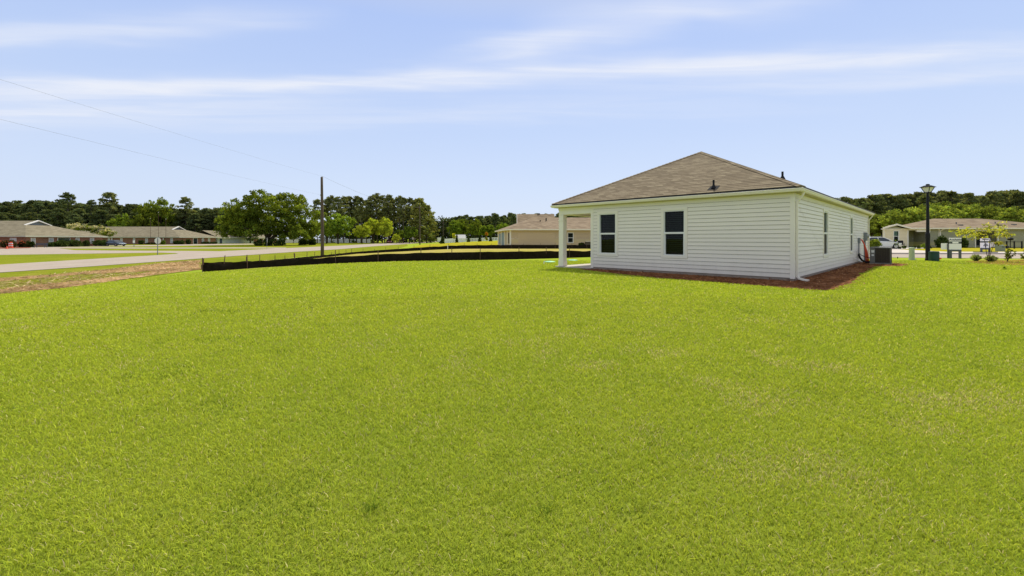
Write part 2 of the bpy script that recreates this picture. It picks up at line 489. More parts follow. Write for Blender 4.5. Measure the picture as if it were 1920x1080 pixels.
# straw-strewn ditch bank between lawn and verge
dirt = P((-200, 578), (0, 552), (120, 541), (240, 523), (320, 512), (372, 506)) + [Vector((-14.9, 22, 0)), Vector((-16.3, 33, 0)), Vector((-17.3, 44, 0)), Vector((-18.2, 44, 0)), Vector((-18.3, 33, 0)), Vector((-17.6, 24, 0))] + P((375, 488), (300, 494), (200, 506), (100, 515), (0, 522), (-200, 540))
sheet('ditch_bank', dirt, M['dirt'], 0.02, step=1.0, jag=0.16, seed=3)
# dry grass inside the silt fence and on the lot beyond
sheet('dry_field', [(-14.2, 20), (-9, 23.5), (-1, 26.5), (6, 29.5), (18, 36), (26, 52), (0, 52.3), (-8, 52.2), (-14.3, 50.3), (-16.6, 46), (-16.2, 36), (-15.1, 27)], M['dry'], 0.016, step=1.5, jag=0.25, seed=5)
sheet('field', [(-15, 51.5), (-8, 53), (2, 53.4), (24, 53.4), (24, 62), (40, 110), (-6, 112), (-22, 108), (-20, 92), (-17, 70)], M['yard'], 0.02, step=2)
# street, kerb, pavement and yards behind the lamp post
s_in = [(16.5, 38.0), (20.5, 31.0), (25, 27.6), (31, 26.4), (60, 26.2), (260, 26.2)]
s_out = [(14, 43.5), (20, 39.0), (26, 35.0), (32, 33.6), (60, 33.4), (260, 33.4)]
sheet('street', s_in + s_out[::-1], M['asphalt'], 0.012, step=1.5)
sheet('pavement', [(14, 46.5), (21, 41.6), (27, 38.4), (33, 37.3), (60, 37.1), (260, 37.1)][::1] + [(260, 34.0), (60, 34.0), (32, 34.2), (26, 35.6), (20, 39.6), (14, 44.1)], M['concrete'], 0.1, step=1.5)
kb = MB()
ko = [Vector((x, y, 0)) for x, y in [(14, 44.1), (20, 39.6), (26, 35.6), (32, 34.2), (60, 34.0), (260, 34.0)]]
ki = [Vector((x, y, 0)) for x, y in s_out]
for i in range(5):
    q = [ki[i], ki[i + 1], ko[i + 1], ko[i]]
    kb.hexa([(p.x, p.y, gz(p.x, p.y) - 0.05) for p in q] + [(p.x, p.y, gz(p.x, p.y) + 0.12) for p in q])
tag(kb.build('kerb', M['concrete']), kind='structure')
sheet('yard', [(14, 47), (21, 41.8), (27, 38.6), (33, 37.5), (60, 37.3), (260, 37.3), (260, 130), (20, 130), (24, 56), (12, 50)], M['yard'], 0.008, step=3)
sheet('driveway', [(33.5, 37.3), (39.5, 37.3), (48.8, 58.5), (42.5, 58.5)], M['concrete'], 0.02, step=2)

# ------------------------------------------------------------------ lawn grass
def pip(px, py, poly):
    inside = np.zeros(px.shape, bool)
    n = len(poly); j = n - 1
    for i in range(n):
        xi, yi = poly[i][0], poly[i][1]; xj, yj = poly[j][0], poly[j][1]
        c = ((yi > py) != (yj > py)) & (px < (xj - xi) * (py - yi) / (yj - yi + 1e-12) + xi)
        inside ^= c; j = i
    return inside

HC = Vector((8.05, 12.19)); HTH = math.radians(134.63)
HU = Vector((math.cos(HTH), math.sin(HTH))); HV = Vector((HU.y, -HU.x))
if HV.y < 0: HV = -HV
def H2(a, b):       # house plan point: a metres along the rear wall, b metres along the side wall
    p = HC + HU * a + HV * b
    return (p.x, p.y)

MULCH = [H2(7.2, 0.1), H2(7.15, -0.45), H2(6.4, -0.8), H2(5.0, -1.35), H2(3.2, -1.8), H2(1.2, -1.95), H2(-1.1, -2.1),
         H2(-1.25, 0.5), H2(-1.05, 4), H2(-0.95, 8), H2(-0.9, 10.2), H2(-1.7, 11.4), H2(-1.75, 13.6), H2(-1.0, 14.2), H2(-0.9, 16.5), H2(0.0, 16.6), H2(0.1, 0.1)]
HOUSEPOLY = [H2(-0.05, -0.05), H2(8.8, -0.05), H2(8.8, 17), H2(-0.05, 17)]

def vnoise(x, y, seed, cell):
    rs = np.random.RandomState(seed); T = rs.rand(64, 64)
    u, v = x / cell, y / cell
    i, j = np.floor(u).astype(int), np.floor(v).astype(int)
    fu, fv = u - i, v - j
    fu = fu * fu * (3 - 2 * fu); fv = fv * fv * (3 - 2 * fv)
    g = lambda a, b: T[a % 64, b % 64]
    return (g(i, j) * (1 - fu) + g(i + 1, j) * fu) * (1 - fv) + (g(i, j + 1) * (1 - fu) + g(i + 1, j + 1) * fu) * fv

def point_mesh(name, v, f, colr, mat):
    me = bpy.data.meshes.new(name)
    nv, nf, k = len(v), len(f), f.shape[1]
    me.vertices.add(nv); me.vertices.foreach_set('co', v.astype(np.float32).ravel())
    me.loops.add(nf * k); me.loops.foreach_set('vertex_index', f.astype(np.int32).ravel())
    me.polygons.add(nf); me.polygons.foreach_set('loop_start', np.arange(0, nf * k, k, dtype=np.int32))
    me.update(calc_edges=True)
    at_ = me.attributes.new('Col', 'FLOAT_COLOR', 'POINT')
    c4 = np.ones((nv, 4), np.float32); c4[:, :3] = colr
    at_.data.foreach_set('color', c4.ravel())
    me.materials.append(mat)
    return me

def lawn_blades():
    rs = np.random.RandomState(5)
    N = 1800000
    # density falls off smoothly from the near lawn to the far lawn
    d = .7 * (24 / .7) ** rs.rand(N)
    d = d[rs.rand(N) < np.minimum(1, d / 1.9)]
    x = (rs.rand(len(d)) * 2 - 1) * (1.32 * d + 4.5)
    y = d
    keep = x > -13.9 - 0.05 * y + 0.5 * (vnoise(x, y, 3, 1.0) - .5)
    keep &= ~pip(x, y, [(p.x, p.y) for p in dirt]) & ~pip(x, y, MULCH) & ~pip(x, y, HOUSEPOLY)
    fence_y = np.interp(x, [-14.5, -12.8, -10.3, -7.3, -3.6, 0, 5.2, 9], [19.8, 21.8, 22.7, 22.9, 23.7, 25.2, 28.3, 30.2])
    keep &= y < fence_y
    x, y = x[keep], y[keep]; n = len(x)
    s = np.maximum(1, y / 2.0) ** 0.9
    w = 0.0016 * s * (0.7 + 0.7 * rs.rand(n))
    clump = vnoise(x + 20, y, 8, 0.16) * .65 + vnoise(x + 20, y, 9, 0.5) * .35
    h = (0.011 + 0.016 * rs.rand(n)) * (0.85 + 0.35 * clump) * np.minimum(1.5, s ** 0.35)
    tuft = np.zeros(n)
    for _ in range(2):
        cy = 1.6 * (11 / 1.6) ** rs.rand(); cx = (rs.rand() * 2 - 1) * 1.25 * cy; cr = .03 + .05 * rs.rand()
        sel = np.abs(y - cy) < 3 * cr
        tuft[sel] = np.maximum(tuft[sel], np.exp(-((x[sel] - cx) ** 2 + (y[sel] - cy) ** 2) / cr ** 2))
    h = h * (1 + .35 * tuft)
    th = rs.rand(n) * 2 * np.pi
    lean = (0.3 + 1.2 * rs.rand(n)) * h
    la = th + (rs.rand(n) - .5) * 2.4 + np.pi / 2
    z = ngz(x, y)
    bx, by = np.cos(th) * w, np.sin(th) * w
    mx, my = x + np.cos(la) * lean * .35, y + np.sin(la) * lean * .35
    tx, ty = x + np.cos(la) * lean, y + np.sin(la) * lean
    V = np.empty((n, 5, 3))
    V[:, 0] = np.stack([x - bx, y - by, z - .004], -1); V[:, 1] = np.stack([x + bx, y + by, z - .004], -1)
    V[:, 2] = np.stack([mx + bx * .8, my + by * .8, z + h * .62], -1); V[:, 3] = np.stack([mx - bx * .8, my - by * .8, z + h * .62], -1)
    V[:, 4] = np.stack([tx, ty, z + h], -1)
    base = np.arange(n)[:, None] * 5
    T = np.concatenate([base + np.array([[0, 1, 2]]), base + np.array([[0, 2, 3]]), base + np.array([[3, 2, 4]])])
    # colour: fresh green, yellow-green, straw
    g = np.array([0.37, 0.472, 0.046]); yg = np.array([0.54, 0.592, 0.06]); st = np.array([0.74, 0.64, 0.32]); dk = np.array([0.18, 0.26, 0.028])
    big = vnoise(x + 50, y, 1, 3.1) * .3 + vnoise(x + 50, y, 2, 1.1) * .3 + vnoise(x + 50, y, 4, 0.3) * .4
    t = np.clip(.52 + (big - .5) * .75 + (rs.rand(n) - .5) * 1.1, 0, 1)[:, None]
    c = g * (1 - t) + yg * t
    dry = vnoise(x + 37, y, 14, 1.6) * .4 + vnoise(x + 37, y, 15, .45) * .6
    pdry = np.clip((dry - .6) * 1.5, 0, .3) * np.clip((6.5 - y) / 4 + .45, .3, 1) + .045
    c = np.where((rs.rand(n) < pdry)[:, None], st * (0.6 + 0.6 * rs.rand(n))[:, None], c)
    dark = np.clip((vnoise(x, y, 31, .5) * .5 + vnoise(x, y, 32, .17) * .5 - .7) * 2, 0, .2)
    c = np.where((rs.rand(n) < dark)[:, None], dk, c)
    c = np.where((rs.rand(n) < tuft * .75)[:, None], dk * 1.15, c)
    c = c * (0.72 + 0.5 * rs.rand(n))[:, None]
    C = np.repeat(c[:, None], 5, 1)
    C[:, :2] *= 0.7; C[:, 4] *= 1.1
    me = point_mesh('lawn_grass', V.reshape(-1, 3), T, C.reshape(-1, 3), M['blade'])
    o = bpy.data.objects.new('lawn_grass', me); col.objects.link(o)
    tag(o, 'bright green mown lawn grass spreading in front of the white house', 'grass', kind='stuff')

lawn_blades()
sheet('lawn', [(-9, -3), (9, -3), (9, 7), (7.5, 9), (-9, 9)], M['thatch'], 0.003, step=1.0, jag=.3, seed=2)

def straw(name, polys, n, colrs, ln, wd, seed, label, cat, lift=0.02, spill=.25):
    rs = np.random.RandomState(seed)
    xs_ = [p[0] for q in polys for p in q]; ys_ = [p[1] for q in polys for p in q]
    x = min(xs_) + rs.rand(n) * (max(xs_) - min(xs_)); y = min(ys_) + rs.rand(n) * (max(ys_) - min(ys_))
    k = np.zeros(n, bool)
    for q in polys: k |= pip(x + rs.normal(size=n) * spill * .5, y + rs.normal(size=n) * spill * .5, q)
    k &= ~pip(x, y, [H2(0, 0), H2(8.6, 0), H2(8.6, 17), H2(0, 17)])
    x, y = x[k], y[k]; n = len(x)
    a = rs.rand(n) * 2 * np.pi; l = ln * (.5 + rs.rand(n)); w = wd * (.6 + .8 * rs.rand(n)); til = (rs.rand(n) - .5) * .7
    z = ngz(x, y) + lift + rs.rand(n) * .03
    dx, dy, dz = np.cos(a) * l, np.sin(a) * l, np.abs(til) * l
    ox, oy = -np.sin(a) * w, np.cos(a) * w
    V = np.stack([np.stack([x - dx - ox, y - dy - oy, z], -1), np.stack([x - dx + ox, y - dy + oy, z], -1),
                  np.stack([x + dx + ox, y + dy + oy, z + dz], -1), np.stack([x + dx - ox, y + dy - oy, z + dz], -1)], 1)
    T = np.arange(n * 4).reshape(n, 4)
    c = np.array(colrs)[rs.randint(0, len(colrs), n)] * (.6 + .7 * rs.rand(n))[:, None]
    me = point_mesh(name, V.reshape(-1, 3), T, np.repeat(c, 4, 0), M['blade'])
    o = bpy.data.objects.new(name, me); col.objects.link(o)
    return tag(o, label, cat, kind='stuff')

tag(sheet('mulch_bed', MULCH, M['mulch'], 0.012, kind='stuff', step=.6, jag=.12, seed=9), 'reddish brown mulch bed along the foot of the white house', 'mulch')
straw('mulch_chips', [MULCH], 42000, [(.22, .09, .035), (.34, .15, .065), (.1, .04, .02), (.5, .28, .15)], .045, .011, 4, 'loose shredded bark chips scattered on the mulch bed', 'mulch', spill=.28)
straw('straw_litter', [[(p.x, p.y) for p in dirt]], 24000, [(.7, .54, .33), (.55, .4, .22), (.25, .18, .08), (.25, .26, .06), (.42, .27, .13)], .11, .014, 6, 'pale straw and weeds littering the bare ditch bank', 'straw', 0.03)

# ------------------------------------------------------------------ siding, windows
def siding(mb, T, a0, a1, z0, z1, e=0.127, cuts=(), seams=(), lip=0.021):
    def piece(p, q, zb, zt, ob, ot, d=0.0):
        if q - p < 1e-3 or zt - zb < 1e-3: return
        if zt - zb > .05: zt -= gap
        mb.add([T(p, ob + d, zb), T(q, ob + d, zb), T(q, ot + d, zt), T(p, ot + d, zt), T(p, -.03, zb), T(q, -.03, zb), T(q, -.03, zt), T(p, -.03, zt)], [(0, 1, 2, 3), (0, 4, 5, 1), (3, 2, 6, 7)])
    gap = 0.008 if e < .15 else 0.013
    k, zb = 0, z0
    while zb < z1 - 1e-4:
        zt = min(zb + e, z1)
        spans = [(a0, a1)]
        oo = lambda z: lip + (0.002 - lip) * (z - zb) / e
        for (c0, c1, cz0, cz1) in cuts:
            if zt > cz0 and zb < cz1:
                ns = []
                for p, q in spans:
                    if c1 <= p or c0 >= q: ns.append((p, q))
                    else: ns += [(p, c0), (c1, q)]
                spans = [s for s in ns if s[1] - s[0] > 1e-3]
                if zb < cz0: piece(c0, c1, zb, cz0, oo(zb), oo(cz0))
                if zt > cz1: piece(c0, c1, cz1, zt, oo(cz1), oo(zt))
        for p, q in spans:
            cutp = [p] + sorted(s for kk, s in seams if kk == k and p + .2 < s < q - .2) + [q]
            for i in range(len(cutp) - 1):
                d = 0.004 if i % 2 else 0.0
                piece(cutp[i], cutp[i + 1] + (0.02 if i == 0 and len(cutp) > 2 else 0), zb, zt, oo(zb), oo(zt), d)
        k += 1; zb += e

def window(parent, T, a0, a1, z0, z1, tr=0.09, blind=True, screen=False, light=False, mats=None, head=0.1):
    w = MB()
    o1 = 0.03
    w.tbox(T, a0, a0 + tr, -.02, o1, z0 + tr, z1 - head).tbox(T, a1 - tr, a1, -.02, o1, z0 + tr, z1 - head)
    w.tbox(T, a0 - .004, a1 + .004, -.02, o1 + .004, z0, z0 + tr).tbox(T, a0 - .004, a1 + .004, -.02, o1 + .004, z1 - head, z1)
    win = w.build('window', M['trim'], parent, bevel=.004)
    i0, i1, j0, j1 = a0 + tr, a1 - tr, z0 + tr, z1 - head
    s = 0.034; zm = (j0 + j1) / 2
    f = MB()
    f.tbox(T, i0 + .001, i0 + s, -.06, .016, j0 + s, j1 - s).tbox(T, i1 - s, i1 - .001, -.06, .016, j0 + s, j1 - s)
    f.tbox(T, i0 + .001, i1 - .001, -.06, .018, j0 + .001, j0 + s).tbox(T, i0 + .001, i1 - .001, -.06, .018, j1 - s, j1 - .001)
    f.tbox(T, i0 + s, i1 - s, -.05, .014, zm - .032, zm + .032)
    f.tbox(T, i0 + s, i0 + s + .022, -.055, -.002, j0 + s, zm - .032).tbox(T, i1 - s - .022, i1 - s, -.055, -.002, j0 + s, zm - .032)
    f.build('frame', M['frame'], win, bevel=.003)
    g = MB()
    g.add([T(i0 + s, -.022, zm + .03), T(i1 - s, -.022, zm + .03), T(i1 - s, -.022, j1 - s), T(i0 + s, -.022, j1 - s)], [(0, 1, 2, 3)])
    g.add([T(i0 + s, -.04, j0 + s), T(i1 - s, -.04, j0 + s), T(i1 - s, -.04, zm - .03), T(i0 + s, -.04, zm - .03)], [(0, 1, 2, 3)])
    g.build('pane', M['glass'], win, fix=False)
    if screen:
        c = MB(); c.add([T(i0 + s, -.012, j0 + s), T(i1 - s, -.012, j0 + s), T(i1 - s, -.012, zm - .03), T(i0 + s, -.012, zm - .03)], [(0, 1, 2, 3)])
        c.build('insect_screen', M['screen'], win, fix=False)
    if blind:
        b = MB(); z = j0 + .05; rr = random.Random(int(a0 * 100))
        while z < j1 - .04:
            tl = rr.uniform(.012, .018)
            b.add([T(i0 + .04, -.085, z), T(i1 - .04, -.085, z), T(i1 - .04, -.125, z + tl), T(i0 + .04, -.125, z + tl)], [(0, 1, 2, 3)])
            b.add([T(i0 + .04, -.084, z), T(i1 - .04, -.084, z), T(i1 - .04, -.084, z + .012), T(i0 + .04, -.084, z + .012)], [(0, 1, 2, 3)])
            z += .066
        b.build('blind', M['blind'], win, fix=False)
    d = MB().tbox(T, i0 - .05, i1 + .05, -.45, -.44, j0 - .05, j1 + .05)
    d.tbox(T, i0 - .05, i0 - .04, -.44, -.07, j0 - .05, j1 + .05).tbox(T, i1 + .04, i1 + .05, -.44, -.07, j0 - .05, j1 + .05)
    d.tbox(T, i0 - .04, i1 + .04, -.44, -.07, j0 - .06, j0 - .05).tbox(T, i0 - .04, i1 + .04, -.44, -.07, j1 + .05, j1 + .06)
    d.build('reveal', M['dark'], win)
    return win

# ------------------------------------------------------------------ the white house
WALL_W, WALL_L, PORCH_A = 8.58, 16.9, 6.93
house = thing('white_house', 'single storey white house with lap siding, brown hip roof and corner porch', 'house', (HC.x, HC.y, 0), HTH - math.pi)
TR = lambda a, o, z: (-a, -o, z)                # rear wall, a runs away from the near corner
TS = lambda b, o, z: (o, b, z)                  # side wall
SB, ST = 0.10, 2.53
winR = [(5.705, 6.63), (3.05, 3.976)]
winS = [(4.13, 5.06), (10.25, 11.18)]
WZ0, WZ1 = 0.553, 2.297
def cutlist(ws): return [(a + .03, b - .03, WZ0 + .03, WZ1 - .03) for a, b in ws]
wl = MB()
siding(wl, TR, .09, PORCH_A - .09, SB, ST, .1278, cutlist(winR))
rr = random.Random(4)
seams = [(k, .75 + .33 * (15 - k) * (1 if k > 6 else 1)) for k in range(4, 16)] + [(k, 6.1 + .5 * (k % 4) + .1 * k) for k in range(2, 18)] + [(k, 12.2 - .45 * (k % 3)) for k in range(3, 18)] + [(k, 15.2) for k in range(9, 16)]
siding(wl, TS, .09, WALL_L - .09, SB, ST, .1278, cutlist(winS), seams)
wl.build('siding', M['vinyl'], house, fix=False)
sh_ = MB()
for T_, aa, bb_, ws_ in ((TR, .03, PORCH_A - .03, winR), (TS, .03, WALL_L - .03, winS)):
    ed = [aa] + [v for w_ in sorted(ws_) for v in (w_[0] + .05, w_[1] - .05)] + [bb_]
    for i in range(0, len(ed), 2): sh_.tbox(T_, ed[i], ed[i + 1], -.06, -.028, SB + .01, ST)
    for w_ in ws_: sh_.tbox(T_, w_[0] + .05, w_[1] - .05, -.06, -.028, SB + .01, WZ0 + .05).tbox(T_, w_[0] + .05, w_[1] - .05, -.06, -.028, WZ1 - .05, ST)
sh_.build('lap_shade_backing', M['dark'], house)  # near-black backing, paints lap shade into the gaps between courses
# hidden walls (porch side, far end)
TL = lambda b, o, z: (-PORCH_A - o, b, z); TL2 = lambda b, o, z: (-WALL_W - o, b, z)
TF = lambda a, o, z: (-a, WALL_L + o, z); TP = lambda a, o, z: (-a, 3.6 - o, z)
w2 = MB()
siding(w2, TL, .09, 3.6, SB, ST); siding(w2, TL2, 3.6, WALL_L, SB, ST); siding(w2, TF, .09, WALL_W - .09, SB, ST); siding(w2, TP, PORCH_A, WALL_W, SB, ST)
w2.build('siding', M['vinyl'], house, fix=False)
for bx_ in ((-.09, .022, -.022, .09, SB - .03, ST), (-PORCH_A - .018, -PORCH_A + .09, -.022, .09, .05, ST), (-.09, .022, WALL_L - .09, WALL_L + .022, SB - .03, ST),
            (-WALL_W - .022, -WALL_W + .09, WALL_L - .09, WALL_L + .022, SB - .03, ST), (-WALL_W - .022, -WALL_W + .09, 3.58, 3.69, SB - .03, ST)):
    MB().box(*bx_).build('corner_trim', M['trim'], house, bevel=.004)
fd = MB()
fd.box(-PORCH_A + .02, -.012, .012, WALL_L - .012, -.3, SB)
fd.build('foundation', M['slab'], house)
ps = MB().box(-8.74, -PORCH_A + .01, -.08, 3.7, -.2, .055)
ps.build('porch_slab', M['concrete'], house, bevel=.01)
post = MB().box(-8.6, -8.36, 0, .24, .055, 2.24)
post.box(-8.615, -8.345, -.015, .255, .06, .3).box(-8.615, -8.345, -.015, .255, 1.98, 2.02)
post.build('porch_post', M['trim'], house, bevel=.005)
bm_ = MB().box(-8.6, -PORCH_A - .02, 0.0, .24, 2.243, ST).box(-8.6, -8.36, .24, 3.6, 2.243, ST)
bm_.build('porch_beam', M['trim'], house, bevel=.004)
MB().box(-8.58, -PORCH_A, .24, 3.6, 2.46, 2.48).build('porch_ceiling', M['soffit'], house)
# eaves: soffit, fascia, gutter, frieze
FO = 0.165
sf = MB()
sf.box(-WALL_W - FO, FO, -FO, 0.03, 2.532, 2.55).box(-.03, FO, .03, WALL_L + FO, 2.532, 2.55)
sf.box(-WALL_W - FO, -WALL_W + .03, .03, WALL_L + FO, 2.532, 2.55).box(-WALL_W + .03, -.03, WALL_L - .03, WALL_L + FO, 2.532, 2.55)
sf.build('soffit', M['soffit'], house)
fr = MB()
fr.tbox(TR, -.026, WALL_W + .026, .0, .028, 2.44, 2.53).tbox(TS, .0, WALL_L, .0, .028, 2.44, 2.53)
fr.build('frieze_board', M['trim'], house)
def gutter(mb, T, a0, a1, m0, m1):
    prof = [(FO + .002, 2.64), (FO + .002, 2.548), (FO + .07, 2.548), (FO + .088, 2.575), (FO + .092, 2.6), (FO + .108, 2.615), (FO + .108, 2.64), (FO + .1, 2.644), (FO + .096, 2.636), (FO + .09, 2.61)]
    mb.loft([[T(a0 - m0 * o, o, z) for o, z in prof], [T(a1 + m1 * o, o, z) for o, z in prof]])
gu = MB()
gutter(gu, TR, 0, WALL_W, 1, 1); gutter(gu, TS, 0, WALL_L, 1, 1)
gutter(gu, lambda b, o, z: (-WALL_W - o, b, z), 0, WALL_L, 1, 1); gutter(gu, lambda a, o, z: (-a, WALL_L + o, z), 0, WALL_W, 1, 1)
gu.build('gutter', M['trim'], house)
fa = MB()
fa.box(-WALL_W - FO, FO, -FO, -FO + .02, 2.55, 2.652).box(FO - .02, FO, -FO + .02, WALL_L + FO, 2.55, 2.652)
fa.box(-WALL_W - FO, -WALL_W - FO + .02, -FO + .02, WALL_L + FO, 2.55, 2.652).box(-WALL_W - FO + .02, FO - .02, WALL_L + FO - .02, WALL_L + FO, 2.55, 2.652)
fa.build('fascia', M['trim'], house)
RO, RZ, RP = 0.225, 2.7, 0.496
x0, x1, y0, y1 = -WALL_W - RO, RO, -RO, WALL_L + RO
hw = (x1 - x0) / 2; xm = (x0 + x1) / 2; zr = RZ + hw * RP
A1, A2 = (xm, y0 + hw, zr), (xm, y1 - hw, zr)
rf = MB()
# courses of shingles as real steps, each a few millimetres proud of the next
def roof_plane(mb, e0, e1, r0, r1, up, n=34, t=0.007):
    e0, e1, r0, r1, up = map(Vector, (e0, e1, r0, r1, up))
    for i in range(n):
        f0, f1 = i / n, (i + 1) / n
        a, b = e0.lerp(r0, f0), e1.lerp(r1, f0); c, d = e1.lerp(r1, f1), e0.lerp(r0, f1)
        mb.add([a + up * t, b + up * t, c, d, a, b], [(0, 1, 2, 3), (4, 5, 1, 0)])
nrm = lambda x, y: Vector((x * RP, y * RP, 1)).normalized()
roof_plane(rf, (x1, y0, RZ), (x0, y0, RZ), A1, A1, nrm(0, -1))
roof_plane(rf, (x1, y1, RZ), (x1, y0, RZ), A2, A1, nrm(1, 0))
roof_plane(rf, (x0, y0, RZ), (x0, y1, RZ), A1, A2, nrm(-1, 0))
roof_plane(rf, (x0, y1, RZ), (x1, y1, RZ), A2, A2, nrm(0, 1))
roof = rf.build('roof', M['shingle'], house, fix=False)
dr = MB()
for a, b in (((x0, y0), (x1, y0)), ((x1, y0), (x1, y1)), ((x1, y1), (x0, y1)), ((x0, y1), (x0, y0))):
    dr.add([(a[0], a[1], RZ + .006), (b[0], b[1], RZ + .006), (b[0], b[1], RZ - .045), (a[0], a[1], RZ - .045)], [(0, 1, 2, 3)])
dr.add([(x0, y0, RZ - .045), (x1, y0, RZ - .045), (x1, y1, RZ - .045), (x0, y1, RZ - .045)], [(0, 1, 2, 3)])
dr.build('drip_edge', M['drip'], house, fix=False)
rc = MB()
def caps(mb, p, q, side, drop):
    p, q, side = Vector(p), Vector(q), Vector(side)
    n = int((q - p).length / .16); up = Vector((0, 0, 1))
    for i in range(n):
        a, b = p.lerp(q, i / n), p.lerp(q, (i + 1.15) / n)
        la, lb = up * .026, up * .014
        s = side * .125
        mb.add([a + la + s - up * drop, a + la, a + la - s - up * drop, b + lb + s - up * drop, b + lb, b + lb - s - up * drop,
                a + s - up * drop, a - s - up * drop], [(0, 1, 4, 3), (1, 2, 5, 4), (0, 6, 7, 2, 1)])
r2 = 2 ** -.5
caps(rc, (x1, y0, RZ), A1, (r2, r2, 0), .125 * RP * r2)
caps(rc, (x0, y0, RZ), A1, (-r2, r2, 0), .125 * RP * r2)
caps(rc, (x1, y1, RZ), A2, (r2, -r2, 0), .125 * RP * r2)
caps(rc, (x0, y1, RZ), A2, (-r2, -r2, 0), .125 * RP * r2)
caps(rc, A1, A2, (1, 0, 0), .125 * RP)
rc.build('ridge_cap', M['shingle'], roof, fix=False)
def pipe_vent(lx, ly, z, h, ux, uy):
    v = MB()
    v.cyl((lx, ly, z - .1), (lx, ly, z + h), .032, n=12)
    v.lathe([(.085, .0), (.06, .06), (.04, .1)], (lx, ly, z), 14)
    q = MB(); s = .15
    q.add([(lx + a * s, ly + b * s, z + .014 - RP * (ux * a * s + uy * b * s)) for a, b in ((-1, -1), (1, -1), (1, 1), (-1, 1))], [(0, 1, 2, 3)])
    p = v.build('vent_pipe', M['black'], roof)
    q.build('flashing', M['rubber'], roof, fix=False)
# vent above the rear eave
def rear_roof_hit(px, py):
    lo, hi = 5.0, 40.0
    ray = Vector(((px - CX) / FPX, 1, (HY - py) / FPX))
    for _ in range(60):
        m = (lo + hi) / 2
        p = ray * m; q = Vector((p.x, p.y)) - HC
        a, b = q.dot(HU), q.dot(HV)
        if CAMZ + p.z > RZ + RP * (b + RO): lo = m
        else: hi = m
    return a, b, CAMZ + p.z
va, vb, vz = rear_roof_hit(1338, 353)
pipe_vent(-va, vb, vz, .27, 0, -1)
pipe_vent(-.594, 1.366, RZ + RP * (RO + .594), .25, 1, 0)
for a, b in winR: window(house, TR, a, b, WZ0, WZ1)
for a, b in winS: window(house, TS, a, b, WZ0, WZ1, screen=True)
# downspouts
def spout(pts, w=.075, d=.055):
    m = MB(); pts = [Vector(p) for p in pts]
    rings = []
    for i, p in enumerate(pts):
        t = (pts[min(i + 1, len(pts) - 1)] - pts[max(i - 1, 0)]).normalized()
        sid = Vector((0, 1, 0)); nn = t.cross(sid).normalized()
        rings.append([p + sid * w / 2 + nn * d / 2, p - sid * w / 2 + nn * d / 2, p - sid * w / 2 - nn * d / 2, p + sid * w / 2 - nn * d / 2])
    m.loft(rings)
    return m
sp = [(.2, .14, 2.56), (.2, .14, 2.5), (.19, .14, 2.46), (.07, .14, 2.29), (.052, .14, 2.24), (.052, .14, .2), (.06, .14, .14), (.1, .14, .085), (.2, .14, .055), (.34, .14, .035)]
spout(sp).build('downspout', M['trim'], house, bevel=.004)
sp2 = [(x, WALL_L - .16, z) for x, y, z in sp]
spout(sp2).build('downspout', M['trim'], house, bevel=.004)
sp3 = [(-8.47 - .2 + .0, .14 + .3, 2.56), (-8.66, .44, 2.5), (-8.645, .44, 2.3), (-8.645, .44, .15), (-8.7, .44, .07), (-8.85, .44, .04)]
spout(sp3).build('downspout', M['trim'], house)
# electricity on the side wall
em = MB().tbox(TS, 14.85, 15.18, .013, .16, 1.12, 1.56)
mt = em.build('meter_box', M['grey_metal'], house, bevel=.01)
MB().cyl((.16, 15.015, 1.37), (.24, 15.015, 1.37), .09, n=18).build('meter_dial', M['pale_metal'], mt)
MB().tbox(TS, 14.98, 15.05, .02, .09, .02, 1.12).build('conduit', M['grey_metal'], mt)
dc = MB().tbox(TS, 12.7, 12.88, .013, .11, 1.0, 1.27).build('disconnect_box', M['grey_metal'], house, bevel=.008)
MB().cyl((.05, 12.79, .42), (.05, 12.79, 1.0), .022, n=10).build('conduit', M['grey_metal'], dc)
MB().tube([(.05, 12.7, .45), (.1, 12.66, .3), (.2, 12.6, .16), (.36, 12.5, .08), (.56, 12.5, .12)], .045, 8).build('line_set', M['rubber'], house, smooth=True)
MB().tube([(.05, 12.8, .5), (.15, 12.76, .42), (.3, 12.7, .33), (.5, 12.65, .3), (.62, 12.62, .3)], .014, 8).build('whip_cable', M['rubber'], house, smooth=True)
MB().tube([(.03, 11.2, .3), (.1, 11.3, .27), (.3, 11.6, .13)], .018, 8).build('drain_pipe', M['white_paint'], house, smooth=True)
oc = MB()
for k, dx in enumerate((0, .05, .1)):
    oc.tube([(.04, 13.1 + dx, 1.2 - .03 * k), (.12, 13.15 + dx, 1.17), (.2, 13.3 + dx, .95), (.23 + dx * .6, 13.4 + dx, .6), (.25 + dx, 13.42, .25), (.27 + dx, 13.4, .0)], .024, 8)
tag(oc.build('orange_conduit', M['orange'], smooth=True), 'bundle of bright orange conduit hanging from the side wall near the meter', 'conduit')
o_ = bpy.data.objects['orange_conduit']; o_.location = house.location; o_.rotation_euler = house.rotation_euler

